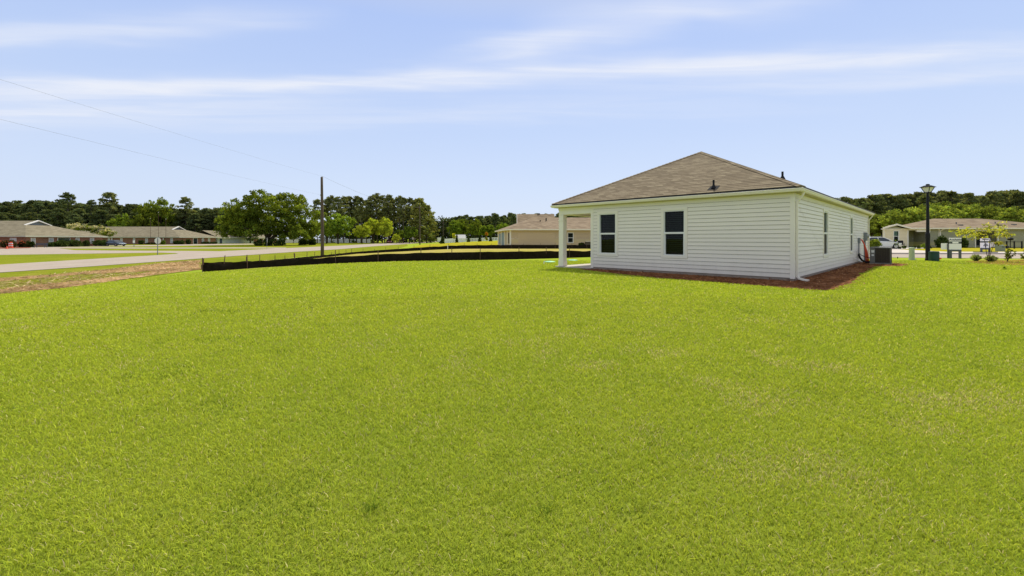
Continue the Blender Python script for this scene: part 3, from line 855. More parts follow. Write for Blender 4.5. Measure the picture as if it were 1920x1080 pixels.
# ------------------------------------------------------------------ air conditioner
def houseloc(x, y, z=0):
    p = HC - HU * x + HV * y
    return (p.x, p.y, gz(p.x, p.y) + z)
ac = thing('air_conditioner', 'dark grey outdoor air conditioning unit standing beside the white house', 'air conditioner', houseloc(.88, 12.72), HTH - math.pi + .02)
w_, h_ = .375, .82
MB().box(-w_ - .03, w_ + .03, -w_ - .03, w_ + .03, 0, .05).build('pad', M['slab'], ac)
MB().box(-w_ + .02, w_ - .02, -w_ + .02, w_ - .02, .055, h_ - .05).build('coil', M['dark'], ac)
gr = MB()
for s in range(34):
    z = .09 + s * .0205
    gr.box(-w_ + .2, w_ - .03, -w_ - .002, -w_ + .012, z, z + .012)
    gr.box(w_ - .012, w_ + .002, -w_ + .03, w_ - .03, z, z + .012)
    gr.box(-w_ + .03, w_ - .03, w_ - .012, w_ + .002, z, z + .012)
for s in range(6):
    x = -w_ + .24 + s * .09
    gr.box(x, x + .008, -w_ - .006, -w_ - .002, .08, h_ - .06)
    gr.box(w_ + .002, w_ + .006, -w_ + .06 + s * .11, -w_ + .068 + s * .11, .08, h_ - .06)
gr.build('grille', M['ac_grille'], ac)
cs = MB()
for sx in (-1, 1):
    for sy in (-1, 1):
        cs.box(sx * w_ - .025 * (sx > 0) - .005, sx * w_ + .025 * (sx < 0) + .005, sy * w_ - .025 * (sy > 0) - .005, sy * w_ + .025 * (sy < 0) + .005, .05, h_ - .05)
cs.box(-w_ - .005, w_ + .005, -w_ - .005, w_ + .005, .05, .085)
cs.build('corner_post', M['ac_case'], ac)
pn = MB().box(-w_ + .022, -w_ + .19, -w_ - .008, -w_ + .02, .09, h_ - .055).box(-w_ - .008, -w_ + .02, -w_ + .022, w_ - .022, .09, h_ - .055).build('service_panel', M['ac_case'], ac, bevel=.004)
MB().box(-w_ + .05, -w_ + .16, -w_ - .011, -w_ - .008, .56, .68).build('sticker', M['label'], pn)
MB().box(-w_ + .06, -w_ + .15, -w_ - .011, -w_ - .008, .4, .48).build('sticker', M['label'], pn)
tp = MB().box(-w_ - .012, w_ + .012, -w_ - .012, w_ + .012, h_ - .05, h_).build('top_cover', M['ac_case'], ac, bevel=.012)
fg = MB()
for r_ in (.05, .1, .15, .2, .25, .3):
    pts = [(r_ * math.cos(t * math.pi / 16), r_ * math.sin(t * math.pi / 16), h_ + .022 - .02 * (r_ / .3) ** 2) for t in range(33)]
    fg.tube(pts, .004, 5)
for t in range(8):
    fg.tube([(0, 0, h_ + .02), (.3 * math.cos(t * math.pi / 4), .3 * math.sin(t * math.pi / 4), h_ + .004)], .004, 5)
fg.build('fan_guard', M['pale_metal'], ac)

# ------------------------------------------------------------------ vegetation builders
def leaves(name, centers, rad, per, leaf, seed, mat, squash=.8, shade=.25, flat=0.0):
    """leaf-sized faces scattered in small clumps"""
    rs = np.random.RandomState(seed)
    c = np.array(centers, float); k = len(c)
    rr_ = np.broadcast_to(np.array(rad, float), (k,))
    idx = np.repeat(np.arange(k), per); n = len(idx)
    d = rs.normal(size=(n, 3)); d /= np.linalg.norm(d, axis=1)[:, None]
    rad_ = rs.rand(n) ** .45
    p = c[idx] + d * (rr_[idx] * rad_)[:, None] * np.array([1, 1, squash])
    a = rs.normal(size=(n, 3)); a[:, 2] *= (1 - flat); a /= np.linalg.norm(a, axis=1)[:, None]
    b = np.cross(a, rs.normal(size=(n, 3)) * np.array([1, 1, 1 - flat])); b /= np.linalg.norm(b, axis=1)[:, None] + 1e-9
    s = leaf * (.55 + .9 * rs.rand(n))
    a *= s[:, None]; b *= (s * .6)[:, None]
    V = np.stack([p - a, p - b * .9 + a * .1, p + a, p + b], 1)
    T = np.arange(n * 4).reshape(n, 4)
    cb = (1 - shade + 2 * shade * rs.rand(k))[idx] * (.7 + .6 * rs.rand(n))
    hue = (rs.rand(n) - .5) * .3
    C = np.stack([cb * (1 + hue), cb, cb * (1 - hue * .5)], -1)
    return point_mesh(name, V.reshape(-1, 3), T, np.repeat(C, 4, 0), mat)

def shell(blobs, n, seed, inner=.55, low=-.6):
    rs = np.random.RandomState(seed); out = []
    w = np.array([b[3] * b[4] * b[5] for b in blobs]) ** .67; w = w / w.sum()
    while len(out) < n:
        b = blobs[rs.choice(len(blobs), p=w)]
        d = rs.normal(size=3); d /= np.linalg.norm(d)
        if d[2] < low: continue
        r = inner + (1 - inner) * rs.rand() ** .6
        r *= 1 + .12 * rs.normal()
        out.append((b[0] + d[0] * b[3] * r, b[1] + d[1] * b[4] * r, b[2] + d[2] * b[5] * r))
    return out

def trunk_mesh(name, paths, mat, n=8):
    m = MB()
    for pts, rs in paths: m.tube(pts, rs, n)
    return m.mesh(name, mat, True)

def broad_variant(i, h=10.0, r=4.4, clear=1.6):
    rs = random.Random(100 + i)
    blobs = [(0, 0, h * .58, r * .8, r * .8, h * .36)]
    for k in range(6):
        t = k * 1.047 + rs.uniform(-.4, .4); q = r * rs.uniform(.4, .62)
        blobs.append((q * math.cos(t), q * math.sin(t), h * rs.uniform(.36, .72), r * rs.uniform(.36, .5), r * rs.uniform(.36, .5), h * rs.uniform(.16, .24)))
    c = shell(blobs, 150, 40 + i, .5, -.75)
    crown = leaves('crown', c, [rs.uniform(.5, 1.0) * r / 4.4 for _ in c], 44, .24, 60 + i, M['broad'], shade=.42)
    paths = [([(0, 0, -.2), (.05, 0, clear), (.0, .1, h * .5), (.1, 0, h * .75)], [.26, .2, .14, .05])]
    for k in range(5):
        t = k * 1.26 + rs.uniform(-.3, .3); q = r * rs.uniform(.45, .7)
        paths.append(([(0.03, 0, clear + .3 * k * .4), (q * .5 * math.cos(t), q * .5 * math.sin(t), h * .4 + .2 * k), (q * math.cos(t), q * math.sin(t), h * .6)], [.12, .08, .03]))
    return crown, trunk_mesh('trunk', paths, M['bark'])

def pine_variant(i, h=20.0, r=3.4, bare=.5, n=70, leaf=.3, per=40):
    rs = random.Random(300 + i)
    c, paths = [], []
    lean = rs.uniform(-.5, .5)
    paths.append(([(0, 0, -.2), (lean * .3, 0, h * .4), (lean, .1, h * .75), (lean * 1.1, 0, h * .97)], [.24, .2, .13, .04]))
    for k in range(n):
        f = bare + (1 - bare) * rs.random() ** .85
        prof = math.sin(math.pi * min(1, (f - bare) / (1 - bare) * .78 + .2)) ** .7
        q = r * prof * rs.uniform(.25, 1.0); t = rs.uniform(0, 6.283)
        z = h * f - .1 * q
        c.append((lean * f + q * math.cos(t), q * math.sin(t), z))
        if k % 4 == 0:
            paths.append(([(lean * f, 0, z - .35 * q), (lean * f + q * math.cos(t), q * math.sin(t), z)], [.06, .02]))
    crown = leaves('crown', c, [rs.uniform(.55, 1.15) for _ in c], per, leaf, 80 + i, M['pine'], squash=.6, shade=.35)
    return crown, trunk_mesh('trunk', paths, M['pale_bark'], 7)

BROAD = [broad_variant(i) for i in range(4)]
PINE = [pine_variant(0, bare=.52), pine_variant(1, bare=.58, r=2.9), pine_variant(2, bare=.46, r=3.8), pine_variant(3, bare=.55, r=3.2)]
DENSE = [pine_variant(10 + i, h=16, r=3.0 + .3 * i, bare=.12, n=105, per=44) for i in range(4)]

def grow(variant, name, label, cat, loc, h, nominal, wscale=1.0, mat=None, group=None, rz=None):
    root = thing(name, label, cat, loc, RND.uniform(0, 6.28) if rz is None else rz, group)
    k = h / nominal
    root.scale = (k * wscale, k * wscale, k)
    for nm, me in zip(('crown', 'trunk'), variant):
        o = bpy.data.objects.new(nm, me); col.objects.link(o); o.parent = root
        if nm == 'crown' and mat:
            o.material_slots[0].link = 'OBJECT'; o.material_slots[0].material = mat
    return root

def treepx(variant, nominal, px, ytop, d, label, mat, wscale=1.0, name='tree', cat='tree', group=None, base=None):
    x = at(px, d); zb = gz(x, d) if base is None else base
    return grow(variant, name, label, cat, (x, d, zb), hz(ytop, d) - zb, nominal, wscale, mat, group)

def shrub_mesh(name, blobs, n, leaf, mat, seed, per=26, rad=.22):
    c = shell(blobs, n, seed, .75, -.95)
    return leaves(name, c, rad, per, leaf, seed + 1, mat, .9, .3)

def shrub(name, label, cat, loc, sx, sy, h, mat, seed, group=None, box=False, rz=0, leaf=.07, n=60, per=26):
    b = [(0, 0, h * .5, sx / 2, sy / 2, h * .52)]
    if box:
        b = []
        k = max(2, int(sx / sy))
        for i in range(k):
            b.append((-sx / 2 + (i + .5) * sx / k, 0, h * .5, sx / k * .62, sy / 2, h * .5))
    me = shrub_mesh(name, b, n, leaf, mat, seed, per, min(sx, sy, h) * .22)
    o = bpy.data.objects.new(name, me); col.objects.link(o); o.location = loc; o.rotation_euler = (0, 0, rz)
    return tag(o, label, cat, group)

# ---------------------------------------------------------- pine wood behind the brick buildings
for k in range(66):
    px = -70 + k * 8.3 + RND.uniform(-3, 3)
    d = 190 + RND.uniform(-8, 26)
    top = np.interp(px, [-70, 0, 60, 120, 180, 250, 330, 380, 420, 480], [376, 379, 377, 379, 386, 385, 392, 390, 391, 394]) + RND.uniform(-1.5, 6)
    treepx(DENSE[k % 4], 16, px, float(top), d, 'dark pine in the unbroken wood behind the brick buildings', M['darkpine'], 1.15, 'pine_tree', 'pine tree', 'dark pines of the wood behind the brick buildings')
for k in range(36):
    px = -60 + k * 15 + RND.uniform(-6, 6)
    d = 172 + RND.uniform(-6, 6)
    treepx(DENSE[(k + 1) % 4], 16, px, 398 + RND.uniform(-8, 7), d, 'lower dark pine along the front edge of the wood behind the brick buildings', M['darkpine'], 1.5, 'pine_tree', 'pine tree', 'lower pines along the front edge of the wood')
treepx(PINE[2], 20, 126, 362, 185, 'rounded pine crown rising highest above the wood behind the gabled brick wing', M['darkpine'], 1.1, 'pine_tree', 'pine tree')
treepx(PINE[1], 20, 206, 361.5, 180, 'layered pine with a narrow top rising above the wood over the silver car', M['pine'], 1.25, 'pine_tree', 'pine tree')
treepx(PINE[3], 20, 172, 376, 186, 'small round pine top just above the wood, between two taller pines', M['darkpine'], .95, 'pine_tree', 'pine tree')
treepx(BROAD[0], 10, 300, 367, 165, 'tall broad green tree above the flagpoles, tallest by the pine wood', M['oak'], .72, 'broadleaf_tree', 'tree')
treepx(BROAD[1], 10, 272, 383, 158, 'shorter broadleaf tree against the wood beside the tall one over the flagpoles', M['oak'], .75, 'broadleaf_tree', 'tree')
treepx(BROAD[2], 10, 232, 398, 156, 'bright green low tree in front of the dark wood behind the long roof', M['broad'], .9, 'broadleaf_tree', 'tree')
treepx(PINE[0], 20, 348, 371, 170, 'round topped tall pine left of the big oak, with sky through its lower branches', M['pine'], 1.2, 'pine_tree', 'pine tree')
treepx(BROAD[3], 10, 406, 398, 205, 'yellow green young tree at the outer edge of the big oak crown', M['broad'], .85, 'broadleaf_tree', 'tree')
treepx(BROAD[1], 10, 434, 402, 205, 'light green tree partly behind the big oak crown', M['broad'], .8, 'broadleaf_tree', 'tree')

def mass(name, label, px0, px1, d, py_top, n, mat, seed, leaf=.45, rad=2.0, depth=14):
    rs = random.Random(seed); c = []
    for _ in range(n):
        px = rs.uniform(px0, px1); dd = d + rs.uniform(0, depth); x = at(px, dd); zb = gz(x, dd)
        top = hz(py_top if not callable(py_top) else py_top(px), dd)
        c.append((x, dd, zb + (top - zb) * rs.random()))
    me = leaves(name, c, rad, 46, leaf, seed, mat, .8, .35)
    o = bpy.data.objects.new(name, me); col.objects.link(o)
    return tag(o, label, 'undergrowth', kind='stuff')
mass('forest_undergrowth', 'dark undergrowth filling the pine wood behind the brick buildings', -180, 500, 196, 402, 900, M['darkpine'], 71)

# ---------------------------------------------------------- the big oak
def oak():
    d = 112.0; x = at(504, d); zb = gz(x, d)
    root = thing('oak_tree', 'huge spreading oak with a dark forked trunk beside the road junction', 'oak', (x, d, zb))
    s = d / FPX
    hz_ = hz
    B = []
    for px, py, rx, rz_ in ((505, 388, 52, 27), (465, 398, 38, 24), (548, 392, 38, 27), (500, 415, 66, 26), (447, 414, 30, 18), (565, 412, 34, 26), (578, 430, 24, 18),
                            (436, 434, 24, 10), (530, 428, 46, 18), (478, 430, 36, 13), (495, 374, 28, 14), (540, 378, 28, 15), (560, 436, 30, 12), (412, 422, 18, 14)):
        B.append(((px - 504) * s, RND.uniform(-3.5, 3.5), hz(py, d) - zb, rx * s, min(rx * s, 7.5), rz_ * s))
    c = shell(B, 820, 17, .45, -.9)
    me = leaves('crown', c, [RND.uniform(.6, 1.25) for _ in c], 46, .25, 18, M['oak'], .75, .45)
    o = bpy.data.objects.new('crown', me); col.objects.link(o); o.parent = root
    R_ = lambda px, py, y=0: ((px - 504) * s, y, hz(py, d) - zb)
    paths = [([(0, 0, -.3), (0, 0, .6), R_(503, 449), R_(500, 440), R_(494, 425, -1), R_(486, 405, -1), R_(480, 390, 0)], [1.0, .72, .6, .5, .38, .22, .08]),
             ([R_(506, 452), R_(511, 446), R_(522, 436), R_(534, 424, 1), R_(548, 408, 1)], [.55, .42, .36, .25, .08]),
             ([R_(502, 446), R_(506, 432, 2), R_(508, 412, 2), R_(506, 392, 1)], [.4, .34, .25, .08]),
             ([R_(498, 438), R_(482, 430, -2), R_(462, 428, -2), R_(444, 432, -2)], [.3, .24, .16, .06]),
             ([R_(522, 436), R_(542, 434, -1), R_(562, 436, -1)], [.26, .18, .06])]
    o = bpy.data.objects.new('trunk', trunk_mesh('trunk', paths, M['bark'], 12)); col.objects.link(o); o.parent = root
oak()
p = gp(500, 461.2)
shrub('hedge', 'dark low hedge ringing the foot of the big oak', 'hedge', (p.x, p.y + 1.5, p.z), 7.0, 2.6, 1.7, M['hedge'], 201, box=True, leaf=.16, n=110)
for i, (px, w, lb) in enumerate(((569, 16, 'round clipped dark topiary bush nearer the big oak'), (585, 14, 'round clipped dark topiary bush beside the wooden pole'))):
    p = gp(px, 459.5)
    shrub('topiary_bush', lb, 'bush', (p.x, p.y, p.z), w * p.y / FPX, w * p.y / FPX * .8, 11.5 * p.y / FPX, M['hedge'], 210 + i, 'clipped topiary bushes', leaf=.16, n=90)
treepx(BROAD[2], 10, 585, 411, 140, 'mid green tree showing between the oak crown and the wooden pole', M['broad'], .8, 'broadleaf_tree', 'tree')
for i, px in enumerate((532, 550)):
    treepx(BROAD[i], 10, px, 434, 172, ('small multi stemmed tree by the white fence, seen under the oak limb', 'small multi stemmed tree by the white fence, nearer the topiary bushes')[i], M['oak'], 1.0, 'small_tree', 'tree')
# ---------------------------------------------------------- tall pines and trees beyond the road bend
tops = [(596, 374), (612, 372), (622, 368), (634, 371), (645, 367), (656, 369), (667, 366.5), (678, 371), (688, 374), (698, 368), (707, 364), (717, 368), (728, 365), (738, 372), (748, 368), (757, 372), (768, 370), (776, 373)]
for k, (px, ty) in enumerate(tops):
    treepx(PINE[k % 4], 20, px + RND.uniform(-2, 2), ty + RND.uniform(-1, 3), 178 + RND.uniform(-8, 10), 'tall pine with a bare trunk in the stand beyond the road', M['pine'], 1.0, 'pine_tree', 'pine tree', 'tall bare trunked pines beyond the road')
for k in range(14):
    px = 660 + k * 10 + RND.uniform(-3, 3)
    treepx(DENSE[k % 4], 16, px, 388 + RND.uniform(0, 14), 196 + RND.uniform(0, 10), 'shaded pine filling the stand behind the tall bare trunked pines', M['darkpine'], 1.0, 'pine_tree', 'pine tree', 'shaded pines behind the tall stand')
for k, (px, ty, w) in enumerate(((786, 372, 1.25), (800, 386, 1.35), (808, 404, 1.2))):
    treepx(DENSE[k], 16, px, ty, 165 + 4 * k, ('tall feathery brownish pine ending the stand, over the road bend', 'brownish drooping pine stepping down from the end of the stand', 'lowest brownish drooping pine at the end of the stand')[k], M['brownpine'], w, 'pine_tree', 'pine tree')
for px, ty, d, w, v, m, lb in ((634, 397, 150, 1.05, 0, 'broad', 'broad round green tree with a thick trunk in front of the white fence'),
                               (612, 404, 158, .8, 2, 'broad', 'green tree immediately behind the wooden pole'),
                               (679, 419, 152, 1.0, 1, 'lime', 'light green small tree in front of the end of the white fence'),
                               (700, 405, 160, .8, 3, 'lime', 'bright yellow green tree left of the red car'),
                               (722, 405, 156, .72, 0, 'lime', 'bright yellow green tree directly above the red car'),
                               (743, 437, 150, 1.0, 2, 'lime', 'small round yellow green bush tree just past the red car'),
                               (768, 421, 158, .95, 1, 'broad', 'grey green rounded tree behind the white roadside sign'),
                               (752, 428, 164, .8, 3, 'broad', 'narrow green tree between the red car and the roadside sign')):
    treepx(BROAD[v], 10, px, ty, d, lb, M[m], w, 'broadleaf_tree', 'tree')
mass('roadside_undergrowth', 'dark undergrowth at the foot of the tall pine stand', 600, 815, 186, 425, 260, M['hedge'], 72, .35, 1.6, 10)
# far ridge between the pine stand and the tan house
for k in range(46):
    px = 806 + k * 7 + RND.uniform(-3, 3)
    top = float(np.interp(px, [812, 840, 860, 900, 960, 1110], [413, 412, 405, 402, 401, 400])) + RND.uniform(-1.5, 5)
    treepx(DENSE[k % 4], 16, px, top, 262 + RND.uniform(-10, 20), 'dark pine on the far treeline beyond the tan house', M['darkpine'], 1.2, 'pine_tree', 'pine tree', 'dark pines of the far treeline')
mass('treeline_undergrowth', 'dark undergrowth under the far treeline beyond the tan house', 800, 1130, 268, 410, 420, M['darkpine'], 73, .6, 2.8, 12)
for px, ty, d, w, v, m, lb in ((852, 410, 230, .8, 0, 'broad', 'mid green tree behind the distant white shed'),
                               (868, 407, 236, .75, 1, 'oak', 'darker green tree beyond the distant white shed'),
                               (892, 408, 232, .8, 2, 'oak', 'pale topped tree behind the big round tree on the open field'),
                               (912, 419, 170, 1.15, 3, 'broad', 'big low rounded tree beyond the open field'),
                               (942, 416, 190, .9, 0, 'broad', 'rounded tree showing over the front corner of the tan house')):
    treepx(BROAD[v], 10, px, ty, d, lb, M[m], w, 'broadleaf_tree', 'tree')
# ---------------------------------------------------------- wood behind the houses across the street
for k in range(56):
    px = 1560 + k * 9.2 + RND.uniform(-4, 4)
    top = float(np.interp(px, [1560, 1590, 1640, 1700, 1780, 1830, 1900, 2080], [374, 372, 368, 365, 361, 366, 360, 362])) + RND.uniform(-3, 4)
    treepx(DENSE[k % 4], 16, px, top, 172 + RND.uniform(-8, 16), 'dark pine in the wood behind the houses across the street', M['pine'], 1.1, 'pine_tree', 'pine tree', 'dark pines behind the houses across the street')
for k in range(26):
    px = 1600 + k * 19 + RND.uniform(-5, 5)
    top = float(np.interp(px, [1600, 1640, 1680, 1760, 1800, 2080], [402, 396, 386, 376, 380, 383])) + RND.uniform(-4, 9)
    d = 112 + RND.uniform(-8, 12)
    treepx(BROAD[k % 4], 10, px, top, d, 'bright green leafy tree along the wood edge behind the houses across the street', M['wood'], 1.12, 'broadleaf_tree', 'tree', 'leafy trees along the wood edge')
mass('wood_undergrowth', 'dark leafy undergrowth at the wood edge behind the houses across the street', 1540, 2120, 122, 408, 460, M['oak'], 74, .32, 1.5, 12)

# ------------------------------------------------------------------ brick buildings
def hipwing(name, label, xf, ya, yb, depth, zb, ze=2.5, rise=3.52, wins=(), swins=(), doors=(), cat='building'):
    """hip roofed wing: front faces the road (+x) at x = xf, between ya and yb"""
    b = thing(name, label, cat, (xf, ya, zb))
    w = yb - ya; ov = .6; s = rise / (w / 2 + ov)
    MB().box(-depth, 0, 0, w, -.5, ze).build('wall', M['brick'], b)
    e = ze - .08; xg = -6.6; gh = e + s * (w / 2 + ov); gb = gh - 1.05
    hwid = (gh - gb) / s
    r = MB(); ym = w / 2
    r.add([(ov, -ov, e), (-depth - ov, -ov, e), (-depth - ov, ym, gh), (xg, ym, gh), (xg + .05, ym - hwid, gb)], [(0, 1, 2, 3, 4)])
    r.add([(ov, w + ov, e), (-depth - ov, w + ov, e), (-depth - ov, ym, gh), (xg, ym, gh), (xg + .05, ym + hwid, gb)], [(4, 3, 2, 1, 0)])
    r.add([(ov, -ov, e), (ov, w + ov, e), (xg + .05, ym + hwid, gb), (xg + .05, ym - hwid, gb)], [(0, 1, 2, 3)])
    roof_ = r.build('roof', M['shingle_old'], b, fix=False)
    g = MB().add([(xg - .3, ym - hwid, gb), (xg - .3, ym + hwid, gb), (xg - .3, ym, gh - .05)], [(0, 1, 2)])
    g.build('gable', M['grey_metal'], roof_, fix=False)
    t = MB()
    for sg in (-1, 1):
        t.hexa([(xg + .12, ym + sg * (hwid + .1), gb - .12), (xg + .12, ym + sg * (hwid + .1), gb + .06), (xg + .12, ym, gh + .12), (xg + .12, ym, gh - .1),
                (xg - .3, ym + sg * (hwid + .1), gb - .12), (xg - .3, ym + sg * (hwid + .1), gb + .06), (xg - .3, ym, gh + .12), (xg - .3, ym, gh - .1)])
    t.build('rake_board', M['white_paint'], roof_)
    f = MB()
    f.box(ov - .02, ov + .05, -ov - .05, w + ov + .05, e - .24, e + .02).box(-depth - ov, ov - .02, -ov - .05, -ov + .02, e - .24, e + .02).box(-depth - ov, ov - .02, w + ov - .02, w + ov + .05, e - .24, e + .02)
    f.box(.0, ov - .02, -ov + .02, w + ov - .02, e - .24, e - .2).box(-depth - ov, 0, -ov + .02, 0, e - .24, e - .2)
    f.build('fascia', M['fascia_green'], b)
    for (y0_, y1_, z0_, z1_) in wins:
        k = MB().box(0, .06, y0_ - ya, y1_ - ya, z0_, z1_).build('window', M['white_paint'], b)
        zz = (z0_ + z1_) / 2
        MB().box(.06, .075, y0_ - ya + .12, y1_ - ya - .12, z0_ + .12, zz - .05).box(.06, .075, y0_ - ya + .12, y1_ - ya - .12, zz + .05, z1_ - .12).build('pane', M['pale_metal'], k)
    for (x0_, x1_, z0_, z1_) in swins:
        k = MB().box(x0_ - xf, x1_ - xf, -.06, 0, z0_, z1_).build('window', M['white_paint'], b)
        zz = (z0_ + z1_) / 2
        MB().box(x0_ - xf + .08, x1_ - xf - .08, -.075, -.06, z0_ + .1, zz - .05).box(x0_ - xf + .08, x1_ - xf - .08, -.075, -.06, zz + .05, z1_ - .1).build('pane', M['pale_metal'], k)
    for (y0_, y1_) in doors:
        k = MB().box(0, .05, y0_ - ya, y1_ - ya, 0, 2.1).build('door', M['white_paint'], b)
        MB().box(.05, .065, y0_ - ya + .15, y1_ - ya - .15, .1, 2.0).build('pane', M['car_glass'], k)
    return b
zb_ = gz(-104, 95)
b1 = hipwing('brick_building', 'low red brick building with a white trimmed roof gablet behind the orange barrel', -102.1, 89.6, 106.4, 42, zb_,
             wins=[(90.5, 91.4, .6, 2.0), (94.0, 95.0, .4, 2.0), (99.8, 100.7, .9, 2.1), (103.2, 104.2, .6, 2.0)], swins=[(-105.4, -104.0, 1.0, 2.0), (-112, -110.8, .8, 2.0)], doors=[(95.8, 98.6)])
for x in (-108.2, -111.5, -116): MB().box(x + 102.1 - .1, x + 102.1 + .1, -.5, -.3, 0, 2.3).build('porch_post', M['white_paint'], b1)
b2 = hipwing('brick_building', 'long low red brick building with three flagpoles before it', -106.6, 136.6, 153.5, 42, gz(-108, 145),
             wins=[(146.6, 147.6, .5, 2.1), (149.6, 150.6, .5, 2.1)],
             swins=[(at(a, 136.6), at(b, 136.6), .45, 2.0) for a, b in ((202.5, 206.5), (225.5, 230), (249.5, 253.5), (272.5, 277.5), (319.5, 324.5), (297, 300))], doors=[(142.6, 144.6)])
for px in (212, 308): MB().box(at(px, 136.6) + 106.6 - .08, at(px, 136.6) + 106.6 + .08, -.45, -.3, 0, 2.3).build('porch_post', M['white_paint'], b2)
b3 = thing('pale_building', 'pale green boarded building with a navy door beside the big oak', 'building', (-107.0, 154.2, gz(-108, 165)))
MB().box(-9, 0, .7, 22.5, -.5, 2.45).build('wall', M['pale_green'], b3)
q = MB(); q.add([(.7, 0, 2.35), (.7, 40, 2.35), (-5, 40, 4.9), (-5, 0, 4.9), (-10.5, 0, 2.35), (-10.5, 40, 2.35)], [(0, 1, 2, 3), (3, 2, 5, 4)])
q.build('roof', M['shingle_old'], b3, fix=False)
MB().box(.66, .72, 0, 40, 2.0, 2.34).build('fascia', M['fascia_green'], b3)
y_ = 800 * 107 / (960 - 414.2) - 154.2
MB().box(0, .04, y_ - .65, y_ + .65, -.1, 2.0).build('door', M['navy_door'], b3)
b4 = MB().box(-9, 0, 22.6, 40, -.5, 2.4).build('brick_wall', M['brick'], b3)
for dy in (25.5, 29, 35.5): MB().box(0, .05, dy, dy + 1, .5, 2.0).build('window', M['white_paint'], b3)
MB().box(0, .05, 30.5, 33.5, 0, 2.1).build('doorway', M['dark'], b3)

# planting and furniture in front of the brick buildings
def px_shrub(name, px0, px1, y0_, y1_, label, mat, seed, group=None, box=True):
    pc = (px0 + px1) / 2
    d_ = 800 * 100.0 / (960 - pc) if pc < 205 else (133.5 if pc < 312 else 800 * 104.4 / (960 - pc))
    p = Vector((at(pc, d_), d_, gz(at(pc, d_), d_)))
    w = (px1 - px0) * .84 * p.y / FPX; h = max(.55, (hz(y0_, p.y) - p.z) * .88)
    return shrub(name, label, 'hedge' if name == 'hedge' else 'shrub', (p.x, p.y, p.z), w, min(w * .7, 1.7), h, mat, seed, group, box=box, leaf=.13, n=int(40 + 3 * (px1 - px0)), per=24)
for i, (a, b, c_, d_, nm, lb, m) in enumerate((
        (3, 28, 450.5, 462, 'azalea_shrub', 'red flowering shrub outside the barrel, nearest the photo edge', 'azalea'),
        (36, 50, 451, 462, 'azalea_shrub', 'red flowering shrub immediately beside the orange barrel', 'azalea'),
        (50, 63, 452, 462, 'hedge', 'small clipped green hedge between the flowering shrub and the bench', 'hedge'),
        (90, 100, 454.5, 461, 'shrub', 'low dark shrub just past the grey bench', 'hedge'),
        (101, 124, 450.5, 461.5, 'hedge', 'clipped dark hedge under the first doorway of the gabled wing', 'hedge'),
        (129, 152, 450, 460.8, 'hedge', 'clipped dark hedge just past the first doorway of the gabled wing', 'hedge'),
        (155, 168, 450.5, 459.5, 'shrub', 'dark round shrub between two clipped hedges on the gabled wing', 'hedge'),
        (176, 201, 449.5, 460.3, 'hedge', 'clipped green topped hedge directly behind the silver car', 'hedge'),
        (260, 270, 449.5, 459.5, 'shrub', 'square clipped green shrub left of the nearer stop sign', 'hedge'),
        (271, 296, 455, 459.3, 'shrub', 'low brownish bedding plants behind the nearer stop sign', 'azalea'),
        (302, 310, 450, 458.8, 'shrub', 'narrow green shrub right behind the nearer stop sign', 'broad'),
        (326, 345, 450, 458, 'hedge', 'dark hedge under the gablet of the building with flagpoles', 'hedge'),
        (348, 358, 448.5, 457.5, 'shrub', 'round dark shrub past the hedge on the building with flagpoles', 'hedge'),
        (376, 407, 453, 457, 'hedge', 'long low hedge ending at the pale green wall', 'hedge'))):
    px_shrub(nm, a, b, c_, d_, lb, M[m], 400 + i * 3, box=nm == 'hedge')
# red blossom scattered on the azaleas
for i, (a, b) in enumerate(((3, 28), (36, 50))):
    o = bpy.data.objects['azalea_shrub' if i == 0 else 'azalea_shrub.001']
    c = [(RND.uniform(-1, 1) * (b - a) * .05, RND.uniform(-.9, .2), 1.3 + RND.uniform(-.6, .1)) for _ in range(30)]
    me = leaves('blossom', c, .12, 10, .07, 500 + i, foliage('red_blossom_%d' % i, (.36, .1, .055), .3))
    k = bpy.data.objects.new('blossom', me); col.objects.link(k); k.parent = o
tag(sheet('mulch_island', P((-120, 467), (0, 466.6), (55, 465.6), (60, 463.8), (0, 463.2), (-120, 463.2)), soil_mat('red_mulch', [(.3, (.15, .055, .035)), (.6, (.28, .11, .07))], 8), .05, kind='stuff', step=2), 'red mulch island around the orange barrel at the parking edge', 'mulch')

p = Vector((at(31.5, 82.5), 82.5, gz(-95, 82.5)))
bar = thing('traffic_barrel', 'orange and white traffic barrel between two flowering shrubs', 'barrel', (p.x, p.y - 1.0, p.z + .05))
MB().lathe([(.36, 0), (.36, .1), (.3, .1), (.29, .34)], n=18).lathe([(.27, .34), (.265, .52)], n=18).build('body', M['orange_plastic'], bar)
MB().lathe([(.3, .52), (.28, .72)], n=18).lathe([(.26, .9), (.25, 1.0)], n=18).build('band', M['orange_plastic'], bar)
MB().lathe([(.29, .36), (.28, .5)], n=18).lathe([(.275, .73), (.265, .89)], n=18).build('stripe', M['label'], bar)
MB().box(-.04, .04, -.12, .12, 1.0, 1.1).build('handle', M['orange_plastic'], bar)
bar.scale = (1.05, 1.05, 1.05)
p = gp(13, 467)
cone = thing('traffic_cone', 'small orange traffic cone on the mulch edge below the barrel', 'cone', (p.x, p.y, p.z + .04))
MB().box(-.2, .2, -.2, .2, 0, .04).build('base', M['orange_plastic'], cone)
MB().lathe([(.15, .04), (.035, .5), (.02, .52)], n=16).build('body', M['orange_plastic'], cone)
p = Vector((at(76, 87), 87, gz(-96, 87)))
bench = thing('park_bench', 'grey slatted bench on the grass before the brick building', 'bench', (p.x, p.y, p.z))
for i in range(4): MB().box(-1.2, 1.2, -.25 + i * .12, -.15 + i * .12, .43, .47).build('seat', M['bench'], bench) if i == 0 else None
m_ = MB()
